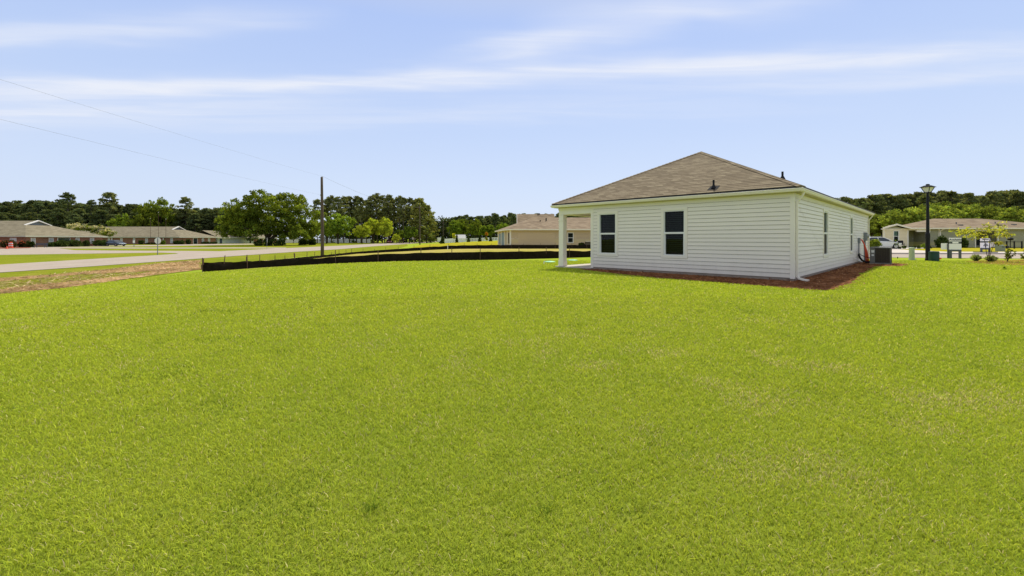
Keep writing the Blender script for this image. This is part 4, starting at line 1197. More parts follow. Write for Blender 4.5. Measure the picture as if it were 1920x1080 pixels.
for i in range(3): m_.box(-1.2, 1.2, -.12 + i * .12, -.03 + i * .12, .43, .47)
m_.build('seat', M['bench'], bench)
m_ = MB()
for i in range(3): m_.box(-1.2, 1.2, .25, .29, .55 + i * .13, .65 + i * .13)
m_.build('backrest', M['bench'], bench)
for sx in (-1.05, 1.05):
    MB().box(sx - .05, sx + .05, -.25, -.17, 0, .43).box(sx - .05, sx + .05, .2, .29, 0, .95).build('leg', M['bench'], bench)

# crepe myrtle with pale flowers between the two buildings
d_ = 116
cm = thing('flowering_tree', 'wide tree covered in pale cream flowers behind the gabled roof', 'tree', (at(172, d_), d_, gz(-115, d_)))
c = shell([(at(px, d_) - at(172, d_), RND.uniform(-1, 1), hz(py, d_) - gz(-115, d_), 2.3, 1.8, 1.0) for px, py in ((140, 428), (158, 429), (172, 430), (184, 434), (190, 439))], 150, 33, .5, -.5)
o = bpy.data.objects.new('crown', leaves('crown', c, .6, 30, .17, 34, M['oak'])); col.objects.link(o); o.parent = cm
c2 = [(x, y - .3, z + .35) for x, y, z in c if RND.random() < .6]
o = bpy.data.objects.new('blossom', leaves('blossom', c2, .5, 26, .15, 35, M['flower'])); col.objects.link(o); o.parent = cm
o = bpy.data.objects.new('trunk', trunk_mesh('trunk', [([(0, 0, -.2), (.3, 0, 1.5), (.6, 0, 3.2)], [.12, .09, .04]), ([(0, .1, -.2), (-1, 0, 1.6), (-2.5, 0, 3.4)], [.12, .09, .03])], M['bark'])); col.objects.link(o); o.parent = cm

# flagpoles
for px, ty, lb in ((282, 410, 'thin bare flagpole of middle height in front of the brick building'), (297, 399, 'tallest thin bare flagpole in front of the brick building'), (311, 411.5, 'thin bare flagpole nearest the roof gablet')):
    d_ = 128; x = at(px, d_); zb_ = gz(x, d_)
    fp = thing('flagpole', lb, 'flagpole', (x, d_, zb_), group='flagpoles in front of the brick building')
    h = hz(ty, d_) - zb_
    MB().tube([(0, 0, 0), (0, 0, h)], [.05, .03], 10).build('pole', M['stake'], fp)
    MB().lathe([(.01, 0), (.09, .07), (.09, .12), (.01, .19)], (0, 0, h), 10).build('finial', M['pale_metal'], fp)

# ------------------------------------------------------------------ road signs
def stop_back(px, base_y, top_y, bot_y, label, rz, wfac=1.0):
    p = gp(px, base_y); d = p.y
    t = thing('stop_sign', label, 'road sign', (p.x, p.y, p.z), rz)
    zt, z0_ = hz(top_y, d) - p.z, hz(bot_y, d) - p.z
    r = (zt - z0_) / 2; zc = (zt + z0_) / 2
    MB().box(-.03, .03, -.02, .02, -.2, zt - .05).build('post', M['grey_metal'], t)
    k = r / math.cos(math.pi / 8)
    ring = [[(k * math.cos(math.pi / 8 + i * math.pi / 4), yy, zc + k * math.sin(math.pi / 8 + i * math.pi / 4)) for i in range(8)] for yy in (.021, .026)]
    MB().loft(ring).build('sign_panel', M['white_paint'], t)
    return t
stop_back(295.5, 478, 445.8, 457, 'pale back of the nearer octagonal stop sign at the road junction', .08)
stop_back(500.5, 467.3, 446, 456, 'pale back of the farther octagonal stop sign in front of the oak trunk', -.95)
def small_sign(px, base_y, top_y, bot_y, w, label, name='road_sign', cat='road sign', d=None, mat='sign_white'):
    if d is None: p = gp(px, base_y)
    else: p = Vector((at(px, d), d, gz(at(px, d), d)))
    d = p.y; t = thing(name, label, cat, p)
    zt, z0_ = hz(top_y, d) - p.z, hz(bot_y, d) - p.z
    MB().box(-.05, .05, .0, .07, -.2, zt - .02).build('post', M['grey_metal'], t)
    MB().box(-w / 2, w / 2, -.03, 0, z0_, zt).build('sign_panel', M[mat], t, bevel=.01)
small_sign(251, 463, 451, 455.5, .45, 'small white sign on a short post in the drive median')
small_sign(776, 456, 441, 448.7, 1.2, 'white roadside sign on a post in front of the grey green tree', d=175)
small_sign(726.5, 456, 444.8, 450, .5, 'small white roadside sign just above the red car', d=182)

# ------------------------------------------------------------------ utility poles and wires
def upole(px, base_y, top_y, label, r0, r1, lean=0.0, d=None):
    p = gp(px, base_y) if d is None else Vector((at(px, d), d, gz(at(px, d), d)))
    t = thing('utility_pole', label, 'utility pole', p)
    h = hz(top_y, p.y) - p.z
    pts = [(lean * h * f + .02 * math.sin(5 * f), 0, h * f - .3 * (f == 0)) for f in (0, .15, .35, .6, .85, 1)]
    MB().tube(pts, [r0 + (r1 - r0) * f for f in (0, .15, .35, .6, .85, 1)], 12).build('pole', M['pole_wood'], t, smooth=True)
    return t, p, h
d1 = 43.0
t1, p1, h1 = upole(604.3, 0, 332, 'tall weathered wooden pole rising behind the silt fence', .165, .115, -.004, d1)
MB().cyl((-.03, 0, h1), (-.03, 0, h1 + .1), .035, n=8).build('insulator', M['pale_metal'], t1)
MB().box(-.2, -.1, -.05, .05, h1 - 1.9, h1 - 1.75).build('insulator', M['pale_metal'], t1)
MB().box(-.3, -.14, -.14, .14, hz(452.5, d1) - p1.z, hz(448.5, d1) - p1.z).build('meter_box', M['grey_metal'], t1)
t2, p2, h2 = upole(787.3, 0, 385, 'thin dark wooden pole by the road bend, in front of the drooping pine', .16, .11, 0, 108)
t3, p3, h3 = upole(831, 0, 415, 'distant wooden pole above the white shed at the end of the road', .2, .15, 0, 205)
for t_, h_3, n_ in ((t2, h2, 1.1), (t3, h3, 1.2)):
    MB().box(-n_, n_, -.05, .05, h_3 - .6, h_3 - .48).build('crossarm', M['pole_wood'], t_)
def wire(a, b, sag, r, label):
    a, b = Vector(a), Vector(b)
    pts = [a.lerp(b, i / 24) - Vector((0, 0, sag * 4 * (i / 24) * (1 - i / 24))) for i in range(25)]
    tag(MB().tube(pts, r, 5, False).build('power_line', M['wire'], smooth=True, fix=False), label, 'power line')
topz = p1.z + h1
def wire_pt(px, py, d): return (at(px, d), d, hz(py, d))
wire((p1.x, p1.y, topz + .08), wire_pt(-420, 18, 9.5), .1, .0032, 'upper power line sloping down across the sky to the tall wooden pole')
wire((p1.x - .15, p1.y, topz - 1.8), wire_pt(-420, 120, 9.5), .1, .0032, 'lower power line sloping down across the sky to the tall wooden pole')
wire((p1.x, p1.y, topz + .08), (p2.x, p2.y, p2.z + h2 - .4), 1.0, .008, 'power line running from the tall wooden pole to the pole at the bend')
wire((p2.x, p2.y, p2.z + h2 - 3), (p3.x, p3.y, p3.z + h3 - 2.4), .8, .012, 'power line running from the pole at the bend to the distant pole')

# ------------------------------------------------------------------ cars
def car(name, label, loc, rz, paint, Lc=4.7, Wc=1.82, Hc=1.44):
    t = thing(name, label, 'car', loc, rz)
    h = Lc / 2; hw_ = Wc / 2
    st = [(-h, .42, .8, .72), (-h + .06, .32, .93, .86), (-h + .5, .26, 1.0, .95), (-1.3, .22, .99, 1), (0, .2, .95, 1), (1.0, .22, .92, 1), (h - .75, .24, .82, .97), (h - .2, .28, .7, .88), (h, .38, .58, .7)]
    rings = []
    for x, z0_, z1_, k in st:
        w = hw_ * k
        rings.append([(x, -w * .9, z0_), (x, -w, z0_ + .14), (x, -w, z1_ - .16), (x, -w * .93, z1_ - .03), (x, -w * .7, z1_), (x, w * .7, z1_), (x, w * .93, z1_ - .03), (x, w, z1_ - .16), (x, w, z0_ + .14), (x, w * .9, z0_)])
    body = MB().loft(rings).build('body', paint, t, smooth=False, bevel=.03)
    zb, zt = .93, Hc - .05
    MB().loft([[(-h + .35, -hw_ * .8, zb), (-1.55, -hw_ * .88, zb), (1.15, -hw_ * .88, zb - .02), (1.45, -hw_ * .7, zb - .05), (1.45, hw_ * .7, zb - .05), (1.15, hw_ * .88, zb - .02), (-1.55, hw_ * .88, zb), (-h + .35, hw_ * .8, zb)],
               [(-1.25, -hw_ * .6, zt), (-1.0, -hw_ * .66, zt), (.1, -hw_ * .66, zt), (.3, -hw_ * .58, zt), (.3, hw_ * .58, zt), (.1, hw_ * .66, zt), (-1.0, hw_ * .66, zt), (-1.25, hw_ * .6, zt)]]).build('window', M['car_glass'], t)
    rf_ = MB().loft([[(-1.3, -hw_ * .64, zt - .02), (.34, -hw_ * .64, zt - .02), (.34, hw_ * .64, zt - .02), (-1.3, hw_ * .64, zt - .02)], [(-1.1, -hw_ * .52, Hc), (.12, -hw_ * .52, Hc), (.12, hw_ * .52, Hc), (-1.1, hw_ * .52, Hc)]])
    for s in (-1, 1):
        for xa, xb in ((-h + .4, -1.25), (1.2, .28), (-.4, -.42)):
            rf_.tube([(xa, s * hw_ * .885, zb), (xb, s * hw_ * .655, zt)], .045, 6)
    rf_.build('roof', paint, t)
    for x in (-1.38, 1.42):
        for s in (-1, 1):
            y = s * (hw_ - .1)
            wh = MB().cyl((x, y - .11, .33), (x, y + .11, .33), .33, n=20).build('wheel', M['rubber'], t)
            MB().cyl((x, y + s * .1, .33), (x, y + s * .125, .33), .21, n=16).build('rim', M['chrome'], wh)
    for s in (-1, 1):
        MB().box(h - .22, h - .03, s * hw_ * .62 - .16, s * hw_ * .62 + .16, .58, .7).build('headlight', M['headlight'], t)
        MB().box(-h - .015, -h + .1, s * hw_ * .6 - .2, s * hw_ * .6 + .2, .72, .86).build('taillight', M['taillight'], t)
        MB().box(.75, .92, s * (hw_ + .02) - .08, s * (hw_ + .02) + .08, .95, 1.07).build('mirror', paint, t)
    return t
p = gp(217, 461.6)
car('parked_car', 'blue grey sedan parked on the drive in front of the brick building', (p.x, p.y, p.z + .03), -.25, M['car_silver'], 4.9)
p = gp(729.5, 456.3)
car('red_car', 'small red car driving along the road toward the pole', (p.x, p.y, p.z + .03), -1.15, M['car_red'], 4.4, 1.8, 1.45)
car('white_car', 'white car parked on the driveway of the cream and olive house', (at(1645, 52), 52, gz(43, 52) + .02), -.06, M['car_white'], 4.6)

# ------------------------------------------------------------------ silt fences
def silt_fence(label, pts, heights, spacing, seed, lean=.04, stake_h=.75):
    rs = random.Random(seed)
    P_ = [Vector((x, y, 0)) for x, y in pts]
    dist = [0]
    for i in range(len(P_) - 1): dist.append(dist[-1] + (P_[i + 1] - P_[i]).length)
    def pos(s):
        for i in range(len(P_) - 1):
            if s <= dist[i + 1] or i == len(P_) - 2:
                f = (s - dist[i]) / (dist[i + 1] - dist[i])
                return P_[i].lerp(P_[i + 1], f), heights[i] + (heights[i + 1] - heights[i]) * f, (P_[i + 1] - P_[i]).normalized()
    root = thing('silt_fence', label, 'fence', (P_[0].x, P_[0].y, gz(P_[0].x, P_[0].y)))
    o0 = Vector(root.location)
    m = MB(); tot = dist[-1]; n = int(tot / .3); vs, fs = [], []
    st = []
    s = 0.0
    while s < tot: st.append(s); s += spacing * rs.uniform(.75, 1.2)
    off = 0
    for i in range(n + 1):
        s = tot * i / n; p_, h, t = pos(s)
        near = min(abs(s - q) for q in st); sag = rs.uniform(.0, .02) + .03 * (1 + math.sin(s * .37)) * min(1, near / 1.1) ** 1.5 * h / .45
        nn = Vector((-t.y, t.x, 0)); b = .06 * math.sin(s * 2.1 + seed) + .035 * math.sin(s * 4.4 + 1) + rs.uniform(-.02, .02)
        g = gz(p_.x, p_.y)
        for k, f in enumerate((-.05, .35, .7, 1.0)):
            vs.append(Vector((p_.x, p_.y, g)) + nn * (b * math.sin(math.pi * max(f, 0)) + .03 * f) + Vector((0, 0, f * (h - sag) - (.05 if k == 0 else 0))) - o0)
        if i:
            q = (i - 1) * 4
            for k in range(3): fs.append((q + k, q + 4 + k, q + 5 + k, q + 1 + k))
    m.add(vs, fs); m.build('fabric', M['fabric'], root, smooth=True, fix=False)
    for s in st:
        p_, h, t = pos(s); g = gz(p_.x, p_.y); nn = Vector((-t.y, t.x, 0))
        a = Vector((p_.x, p_.y, g - .1)) + nn * .03 - o0; hh = max(h + .12, stake_h * rs.uniform(.82, 1.05)) if h > .35 else h + .25 * rs.random() + .12
        b = a + Vector((rs.uniform(-lean, lean), rs.uniform(-lean, lean), hh + .1))
        MB().tube([a, b], .021, 5).build('stake', M['stake'], root)
    return root
silt_fence('black silt fence along the lawn edge with its cut end by the ditch', [(-14.5, 20.0), (-12.8, 22.0), (-10.3, 22.9), (-7.3, 23.1), (-3.6, 23.9), (0, 25.4), (2.7, 26.8), (5.2, 28.5), (11, 31.6), (16, 36)], [.36, .36, .38, .43, .47, .48, .48, .47, .47, .47], 2.2, 3)
silt_fence('sagging black silt fence along the ditch and across the far side of the dry field', [(-14.6, 20.2), (-15.4, 27), (-16.4, 36), (-16.9, 46), (-14.5, 50), (-8, 52), (0, 52.5), (10, 52.6), (26, 52.6)], [.46, .25, .22, .25, .34, .46, .5, .5, .5], 2.0, 8, .07)
mt_ = MB().cyl((0, 0, 0), (0, 0, .5), .04, n=8).build('marker_pipe', M['white_paint'])
mt_.location = (at(839.5, 50.8), 50.8, gz(-7.6, 50.8)); tag(mt_, 'short white marker pipe standing in front of the far silt fence', 'pipe')

# septic lids and clean-out on the lawn
def lid(px, py, w, label):
    p = gp(px, py); t = thing('septic_lid', label, 'lid', (p.x, p.y, p.z))
    MB().lathe([(w, -.05), (w, .03), (w * .92, .045), (w * .3, .07), (.02, .075)], n=24).build('cover', M['mint'], t, smooth=False)
    MB().box(-.08, .08, -.015, .015, .066, .09).build('handle', M['green_plastic'], t)
lid(1031, 491.8, .29, 'mint green septic lid on the lawn just outside the porch post')
lid(1074, 488.8, .27, 'mint green septic lid seen through the porch opening')
p = gp(1020, 495.5)
tag(MB().tube([(0, 0, 0), (0, 0, .13), (.04, 0, .15)], .022, 8).build('cleanout_pipe', M['white_paint']), 'small white clean-out pipe in the lawn beside a septic lid', 'pipe').location = p

# ------------------------------------------------------------------ tan house beyond the fences
th = thing('tan_house', 'long tan sided house with a brown hip roof beyond the silt fences', 'house', (0, 62, gz(6, 63)))
TA = lambda a, o, z: (a, -o, z)
m = MB(); tw = [(at(1064, 62), at(1075.5, 62), hz(455.5, 62), hz(436, 62))]
siding(m, TA, -.15, 22, .05, 2.5, .2, [(a + .04, b - .04, c_ + .04, d_ - .04) for a, b, c_, d_ in tw], lip=.02)
fl, fb = Vector((-.23, 0, 0)), Vector((-2.5, 14, 0))
fd_ = (fb - fl).normalized(); fn = Vector((-fd_.y, fd_.x, 0))
TG = lambda a, o, z: tuple(fl + fd_ * a + fn * o + Vector((0, 0, z)))
siding(m, TG, .1, 14, .05, 2.5, .2, lip=.02)
m.build('siding', M['tan_siding'], th, fix=False)
m = MB().box(-.35, -.12, -.04, .1, 0, 2.5); m.tbox(TG, 2.6, 3.1, -.02, .04, 0, 2.5); m.tbox(TG, 9.2, 9.9, -.02, .06, 0, 2.5); m.tbox(TG, 13.4, 14.05, -.02, .05, 0, 2.5); m.tbox(TG, 5.6, 6.1, -.02, .05, 0, 2.5)
m.build('corner_trim', M['trim'], th)
MB().tbox(TG, 6.1, 9.2, .02, .05, .05, 2.2).build('garage_door', M['blue_door'], th)
MB().tbox(TG, .95, 1.75, .02, .05, .55, 2.1).build('window', M['dark'], th)
MB().tbox(TG, 10.4, 12.6, .02, .05, .4, 2.1).build('window', M['blue_door'], th)
window(th, TA, *tw[0], tr=.055, head=.055)
zE, zR = 2.62, 4.62
r = MB()
E = [(-.75, -.45, zE), (22.6, -.45, zE), (22.6, 14.4, zE), (-3.1, 14.4, zE)]
R0, R1 = (3.4, 5.6, zR), (16, 6.2, zR)
r.add(E + [R0, R1], [(0, 1, 5, 4), (1, 2, 5), (2, 3, 4, 5), (3, 0, 4)])
rt = r.build('roof', M['shingle_tan'], th, fix=False)
m = MB()
for i in range(4):
    a, b = Vector(E[i]), Vector(E[(i + 1) % 4])
    m.add([a + Vector((0, 0, .02)), b + Vector((0, 0, .02)), b - Vector((0, 0, .16)), a - Vector((0, 0, .16))], [(0, 1, 2, 3)])
m.add([tuple(Vector(e) - Vector((0, 0, .12))) for e in E], [(0, 1, 2, 3)])
m.build('fascia', M['trim'], th, fix=False)
def tan_roof_z(y): return zE + (zR - zE) * (y + .45) / 6.05
for px, y_, h in ((1013, 3.6, .12), (1024, 3.9, .38)):
    x = at(px, 62 + y_); z = tan_roof_z(y_)
    MB().cyl((x, y_, z - .05), (x, y_, z + h), .09, n=10).build('vent_pipe', M['black'], rt)
tac = thing('air_conditioner', 'small dark air conditioning unit against the tan house wall', 'air conditioner', (at(1103, 60), 60, gz(10, 60)))
MB().box(-.42, .42, -.4, .4, 0, .8).build('casing', M['ac_grille'], tac, bevel=.02)
MB().box(-.44, .44, -.42, .42, .8, .86).build('top_cover', M['ac_case'], tac, bevel=.02)
shrub('shrub', 'small dark shrub at the foot of the tan house wall', 'shrub', (at(1091, 60.5), 60.5, gz(10, 60)), .8, .7, .6, M['hedge'], 600, leaf=.09)
gh_ = thing('gabled_house', 'taller gabled house whose brown roof shows over the tan house', 'house', (1.3, 78, gz(4, 78)))
MB().box(0, 6.5, 0, 10, 0, 2.8).build('siding', M['cream_siding'], gh_)
zt_ = hz(401.3, 83) - gz(4, 78)
r = MB().add([(-.35, -.5, 2.75), (6.9, -.5, 2.75), (6.9, 5, zt_), (-.35, 5, zt_), (6.9, 10.5, 2.75), (-.35, 10.5, 2.75)], [(0, 1, 2, 3), (3, 2, 4, 5)])
rt = r.build('roof', M['shingle_tan'], gh_, fix=False)
MB().add([(0, 0, 2.75), (0, 10, 2.75), (0, 5, zt_ - .1)], [(0, 1, 2)]).add([(6.5, 0, 2.75), (6.5, 10, 2.75), (6.5, 5, zt_ - .1)], [(0, 1, 2)]).build('gable', M['white_paint'], gh_, fix=False)
MB().hexa([(-.38, -.5, 2.6), (-.34, -.5, 2.6), (-.34, 5, zt_ - .14), (-.38, 5, zt_ - .14), (-.38, -.5, 2.77), (-.34, -.5, 2.77), (-.34, 5, zt_ + .02), (-.38, 5, zt_ + .02)]).build('rake_board', M['white_paint'], rt)
MB().lathe([(.25, 0), (.25, .12), (.3, .16)], (3.9, 5.0, zt_ - .03), 14).build('roof_vent', M['ac_case'], rt)

# small planting on the open field
arb = None
for px, ty, by, lb in ((830, 443, 455.3, 'dark broad conifer bush at the field corner near the white shed'), (856.5, 440.5, 452.6, 'narrow conifer beside the bright yellow sapling'), (878.5, 442.5, 452.6, 'conifer standing alone in the middle of the field row'),
                       (899.5, 443.5, 452.6, 'conifer in the field row next before the orange topped sapling'), (920, 443, 452.4, 'conifer in the field row closest to the tan house')):
    d_ = 100 if px == 830 else 108; p = Vector((at(px, d_), d_, gz(at(px, d_), d_))); s = d_ / FPX; h = hz(ty, d_) - p.z; w = (9 if px == 830 else 5.4) * s
    rs = random.Random(int(px)); cc = []
    for _ in range(90):
        f = rs.random() ** 1.3; t = rs.uniform(0, 6.28); q = w / 2 * (1 - f) ** .6 * math.sqrt(rs.random() * .7 + .3)
        cc.append((q * math.cos(t), q * math.sin(t), .05 + f * h * .96))
    rt = thing('conifer', lb, 'conifer', p, group='small conifers along the field')
    o = bpy.data.objects.new('crown', leaves('crown', cc, w * .18, 24, .09, int(px), M['hedge'])); col.objects.link(o); o.parent = rt
    o = bpy.data.objects.new('trunk', trunk_mesh('trunk', [([(0, 0, -.1), (0, 0, h * .5)], [.05, .02])], M['bark'])); col.objects.link(o); o.parent = rt
for px, parts, lb in ((851, [(440, 'yellow_leaf', 1.0)], 'bright yellow green sapling in the field row'), (912, [(436.5, 'orange_leaf', .55), (445.5, 'yellow_leaf', .6)], 'thin sapling with an orange top and yellow green lower leaves')):
    d_ = 111; x = at(px, d_); zb_ = gz(x, d_); rt = thing('sapling', lb, 'sapling', (x, d_, zb_))
    for py, mm, sz in parts:
        zc = hz(py, d_) - zb_
        c = shell([(0, 0, zc - .2, .45 * sz, .45 * sz, .75 * sz), (.2, .1, zc - .7 * sz, .4 * sz, .4 * sz, .5 * sz)], 34, int(py), .3, -1)
        o = bpy.data.objects.new('crown', leaves('crown', c, .2, 20, .08, int(px), M[mm])); col.objects.link(o); o.parent = rt
    o = bpy.data.objects.new('trunk', trunk_mesh('trunk', [([(0, 0, -.1), (.03, 0, hz(440, d_) - zb_)], [.035, .015])], M['bark'])); col.objects.link(o); o.parent = rt

# white fences, shed and trailer in the distance
def board_fence(label, px0, px1, d0, d1, ty, n, solid=True):
    a = Vector((at(px0, d0), d0, 0)); b = Vector((at(px1, d1), d1, 0))
    a.z, b.z = gz(a.x, a.y), gz(b.x, b.y)
    h = hz(ty, d0) - a.z
    t = thing('white_fence', label, 'fence', a)
    m = MB(); u = (b - a) / n
    if solid: m.hexa([Vector((0, 0, .05)), b - a + Vector((0, 0, .05)), b - a + Vector((0, .06, .05)), Vector((0, .06, .05)), Vector((0, 0, h - .05)), b - a + Vector((0, 0, h - .05)), b - a + Vector((0, .06, h - .05)), Vector((0, .06, h - .05))])
    else:
        for z0_, z1_ in ((.15, .32), (.45, .62), (.78, .95)):
            m.hexa([Vector((0, 0, h * z0_)), b - a + Vector((0, 0, h * z0_)), b - a + Vector((0, .05, h * z0_)), Vector((0, .05, h * z0_)), Vector((0, 0, h * z1_)), b - a + Vector((0, 0, h * z1_)), b - a + Vector((0, .05, h * z1_)), Vector((0, .05, h * z1_))])
    m.build('fence_panel', M['white_paint'], t)
    for i in range(n + 1):
        q = u * i
        MB().box(q.x - .08, q.x + .08, q.y - .06, q.y + .12, q.z, q.z + h).build('post', M['white_paint'], t)
board_fence('solid white fence running behind the oak and the round green trees', 520, 694, 190, 186, 448.0, 16)
board_fence('low solid white fence at the far end of the field by the shed', 834, 860, 150, 150, 447.6, 5)
board_fence('open white rail fence behind the row of small conifers', 862, 938, 142, 138, 447.4, 14, False)
d_ = 168; sh = thing('white_shed', 'distant white shed with a grey roof above the field', 'shed', (at(862.5, d_), d_, gz(at(862.5, d_), d_)))
MB().box(-1.9, 1.9, 0, 3, 0, 1.6).build('wall', M['white_paint'], sh)
MB().add([(-2.2, -.3, 1.5), (2.2, -.3, 1.5), (2.0, 1.5, 3.0), (-2.0, 1.5, 3.0), (2.2, 3.3, 1.5), (-2.2, 3.3, 1.5)], [(0, 1, 2, 3), (3, 2, 4, 5), (0, 3, 5), (1, 4, 2)]).build('roof', M['pale_metal'], sh, fix=False)
d_ = 172; tr_ = thing('box_trailer', 'white box trailer parked at the end of the road below the distant pole', 'trailer', (at(826, d_), d_, gz(at(826, d_), d_)), .3)
MB().box(-1.4, 1.4, -1, 1, .5, 2.2).build('body', M['white_paint'], tr_, bevel=.05)
MB().box(-1.3, 1.3, -.95, .95, .35, .5).build('chassis', M['black'], tr_)
for s in (-1, 1): MB().cyl((-.3, s * .95 - .1, .33), (-.3, s * .95 + .1, .33), .33, n=14).build('wheel', M['rubber'], tr_)

# ------------------------------------------------------------------ houses across the street
D = 59.5
ol = thing('olive_house', 'cream and olive sided house with a front gable across the street', 'house', (0, D, 0))
X = lambda px, d=D: at(px, d)
xl, xg1, xr1, xr2, xdoor0, xdoor1, xe = X(1656.5), X(1703), X(1703), X(1740.5), X(1828.5), X(1871), X(2010)
EZ = 2.62
m = MB(); cw = (X(1674.3), X(1686.2), hz(454, D), hz(431.8, D))
siding(m, TA, xl, xg1, .05, EZ, .2, [(cw[0] + .04, cw[1] - .04, cw[2] + .04, cw[3] - .04)], lip=.02)
TW = lambda b, o, z: (xl - o + .9 * b, b, z)
siding(m, TW, 0, 10, .05, EZ, .2, lip=.02)
m.build('siding', M['cream_siding'], ol, fix=False)
m = MB()
TB = lambda a, o, z: (a, 2.2 - o, z)
siding(m, TB, xg1, xr2, .05, EZ, .2, lip=.02)
siding(m, lambda b, o, z: (xr2 - o, b, z), 0, 2.2, .05, EZ, .2, lip=.02)
siding(m, lambda b, o, z: (xg1 + o, b, z), 0, 2.2, .05, EZ, .2, lip=.02)
siding(m, TA, xr2, xdoor0, .05, EZ, .2, lip=.02); siding(m, TA, xdoor1, xe, .05, EZ, .2, lip=.02)
m.build('siding', M['olive_siding'], ol, fix=False)
MB().box(xdoor0, xdoor1, 1.6, 1.65, 0, EZ).box(xdoor0 - .02, xdoor0, .02, 1.6, 0, EZ).box(xdoor1, xdoor1 + .02, .02, 1.6, 0, EZ).build('porch_recess', M['olive_siding'], ol)
m = MB()
for a in (xl - .03, xg1 - .18): m.box(a, a + .2, -.035, .1, 0, EZ)
for a in (xr2, X(1759.5)): m.box(a, a + .2, -.035, .05, 0, EZ)
m.box(X(1827.5), X(1829.5), -.05, .1, 0, 2.3).box(X(1869.8), X(1872), -.05, .1, 0, 2.3)
m.box(X(1828), X(1872), -.06, .08, 2.3, EZ)
m.box(X(1715.5), xr2, -.3, -.1, 2.2, EZ).box(xg1 + .05, X(1715.5), -.1, 0.0, 2.42, EZ)
m.build('trim', M['trim'], ol)
dd = MB().box(X(1832), X(1846), 1.56, 1.6, .05, 2.15).build('door', M['dark'], ol)
MB().cyl((X(1844.5), 1.52, 1.05), (X(1844.5), 1.56, 1.05), .04, n=10).build('handle', M['pale_metal'], dd)
MB().box(X(1850), X(1866), 1.56, 1.6, .3, 2.1).build('window', M['car_glass'], ol)
window(ol, TA, *cw, tr=.1, blind=False)
bl = MB().tbox(TA, cw[0] + .14, cw[1] - .14, -.16, -.15, (cw[2] + cw[3]) / 2, cw[3] - .1).build('blind', plain('green_blind', (.25, .34, .27), .7), ol)
# roofs: main hip with a front gable
gx = (X(1650.5) + X(1702)) / 2; ghw = (X(1702) - X(1650.5)) / 2; gpk = hz(420.2, D - .4)
rE = 2.74; ey = -.45
mr = MB()
ra, rb = (X(1750, D + 6), 6, hz(410, D + 6)), (X(1840, D + 6), 6, hz(410, D + 6))
EL, ER = (X(1700), ey, rE), (xe + .5, ey, rE)
mr.add([EL, ER, rb, ra, (xl + 11, 12.4, rE), (xe + .5, 12.4, rE), (xl + 3.2, 3.5, rE)], [(0, 1, 2, 3), (1, 5, 2), (5, 4, 3, 2), (4, 6, 3), (6, 0, 3)])
rt = mr.build('roof', M['shingle_tan'], ol, fix=False)
g = MB().add([(gx - ghw, ey, rE), (gx, ey, gpk), (gx + ghw, ey, rE), (gx - ghw + 5.8, 6, rE), (gx + 4.5, 6, gpk), (gx + ghw + 4, 6, rE)], [(0, 1, 4, 3), (1, 2, 5, 4)])
g.build('gable_roof', M['shingle_tan'], rt, fix=False)
m = MB()
for s in (-1, 1):
    m.hexa([(gx + s * (ghw + .05), ey - .05, rE - .16), (gx + s * (ghw + .05), ey, rE - .16), (gx, ey, gpk - .16), (gx, ey - .05, gpk - .16), (gx + s * (ghw + .05), ey - .05, rE + .05), (gx + s * (ghw + .05), ey, rE + .05), (gx, ey, gpk + .05), (gx, ey - .05, gpk + .05)])
m.box(X(1702), xe + .5, ey - .1, ey, rE - .16, rE + .02)
m.box(gx - ghw + .1, gx + ghw - .1, -.06, 0, EZ - .1, EZ + .04)
m.build('fascia', M['trim'], ol)
MB().add([(gx - ghw + .5, -.03, EZ + .05), (gx + ghw - .5, -.03, EZ + .05), (gx, -.03, gpk - .2)], [(0, 1, 2)]).build('gable', M['olive_siding'], ol, fix=False)
MB().box(X(1702), xe + .5, ey, 0, EZ - .02, EZ).build('soffit', M['soffit'], ol)
for px, yy, h in ((1793, 2.0, .3), (1801, 1.2, .12), (1866, 2.6, .22), (1873, 1.2, .12), (1901, 1.5, .12)):
    x = X(px, D + yy); z = rE + (ra[2] - rE) * (yy - ey) / (6 - ey)
    (MB().cyl((x, yy, z - .05), (x, yy, z + h), .07, n=10) if h > .2 else MB().box(x - .25, x + .25, yy - .15, yy + .15, z - .06, z + h)).build('vent_pipe' if h > .2 else 'roof_vent', M['ac_case'], rt)
m = MB().tube([(X(1765.5), -.4, 2.6), (X(1762), -.12, 2.35), (X(1761.5), -.1, 2.2), (X(1761.5), -.1, .1)], .07, 8); m.build('downspout', M['trim'], ol)
m = MB().tube([(X(1655), -.4, 2.55), (X(1657), -.1, 2.3), (X(1657), -.1, .1)], .05, 8); m.build('downspout', M['trim'], ol)

# yard things in front of the olive house
def chair(px, d, rz, w, label):
    t = thing('patio_chair', label, 'chair', (at(px, d), d, gz(at(px, d), d) + .02), rz, group='black patio chairs by the cream wall')
    MB().box(-w / 2, w / 2, -.25, .25, .4, .45).build('seat', M['black'], t)
    MB().hexa([(-w / 2, .2, .45), (w / 2, .2, .45), (w / 2, .26, .45), (-w / 2, .26, .45), (-w / 2, .36, .98), (w / 2, .36, .98), (w / 2, .42, .98), (-w / 2, .42, .98)]).build('backrest', M['black'], t)
    for sx in (-1, 1):
        for sy in (-.22, .2): MB().tube([(sx * (w / 2 - .03), sy, 0), (sx * (w / 2 - .03), sy, .42)], .02, 6).build('leg', M['black'], t)
        MB().tube([(sx * (w / 2), -.22, .42), (sx * (w / 2), -.22, .64), (sx * (w / 2), .3, .66)], .02, 6).build('armrest', M['black'], t)
chair(1690, 57.3, -.5, .55, 'black patio chair below the window of the cream wall')
gk = thing('covered_grill', 'bulky grill under a black cover near the white car', 'grill', (at(1672.5, 55.5), 55.5, gz(49, 55.5)))
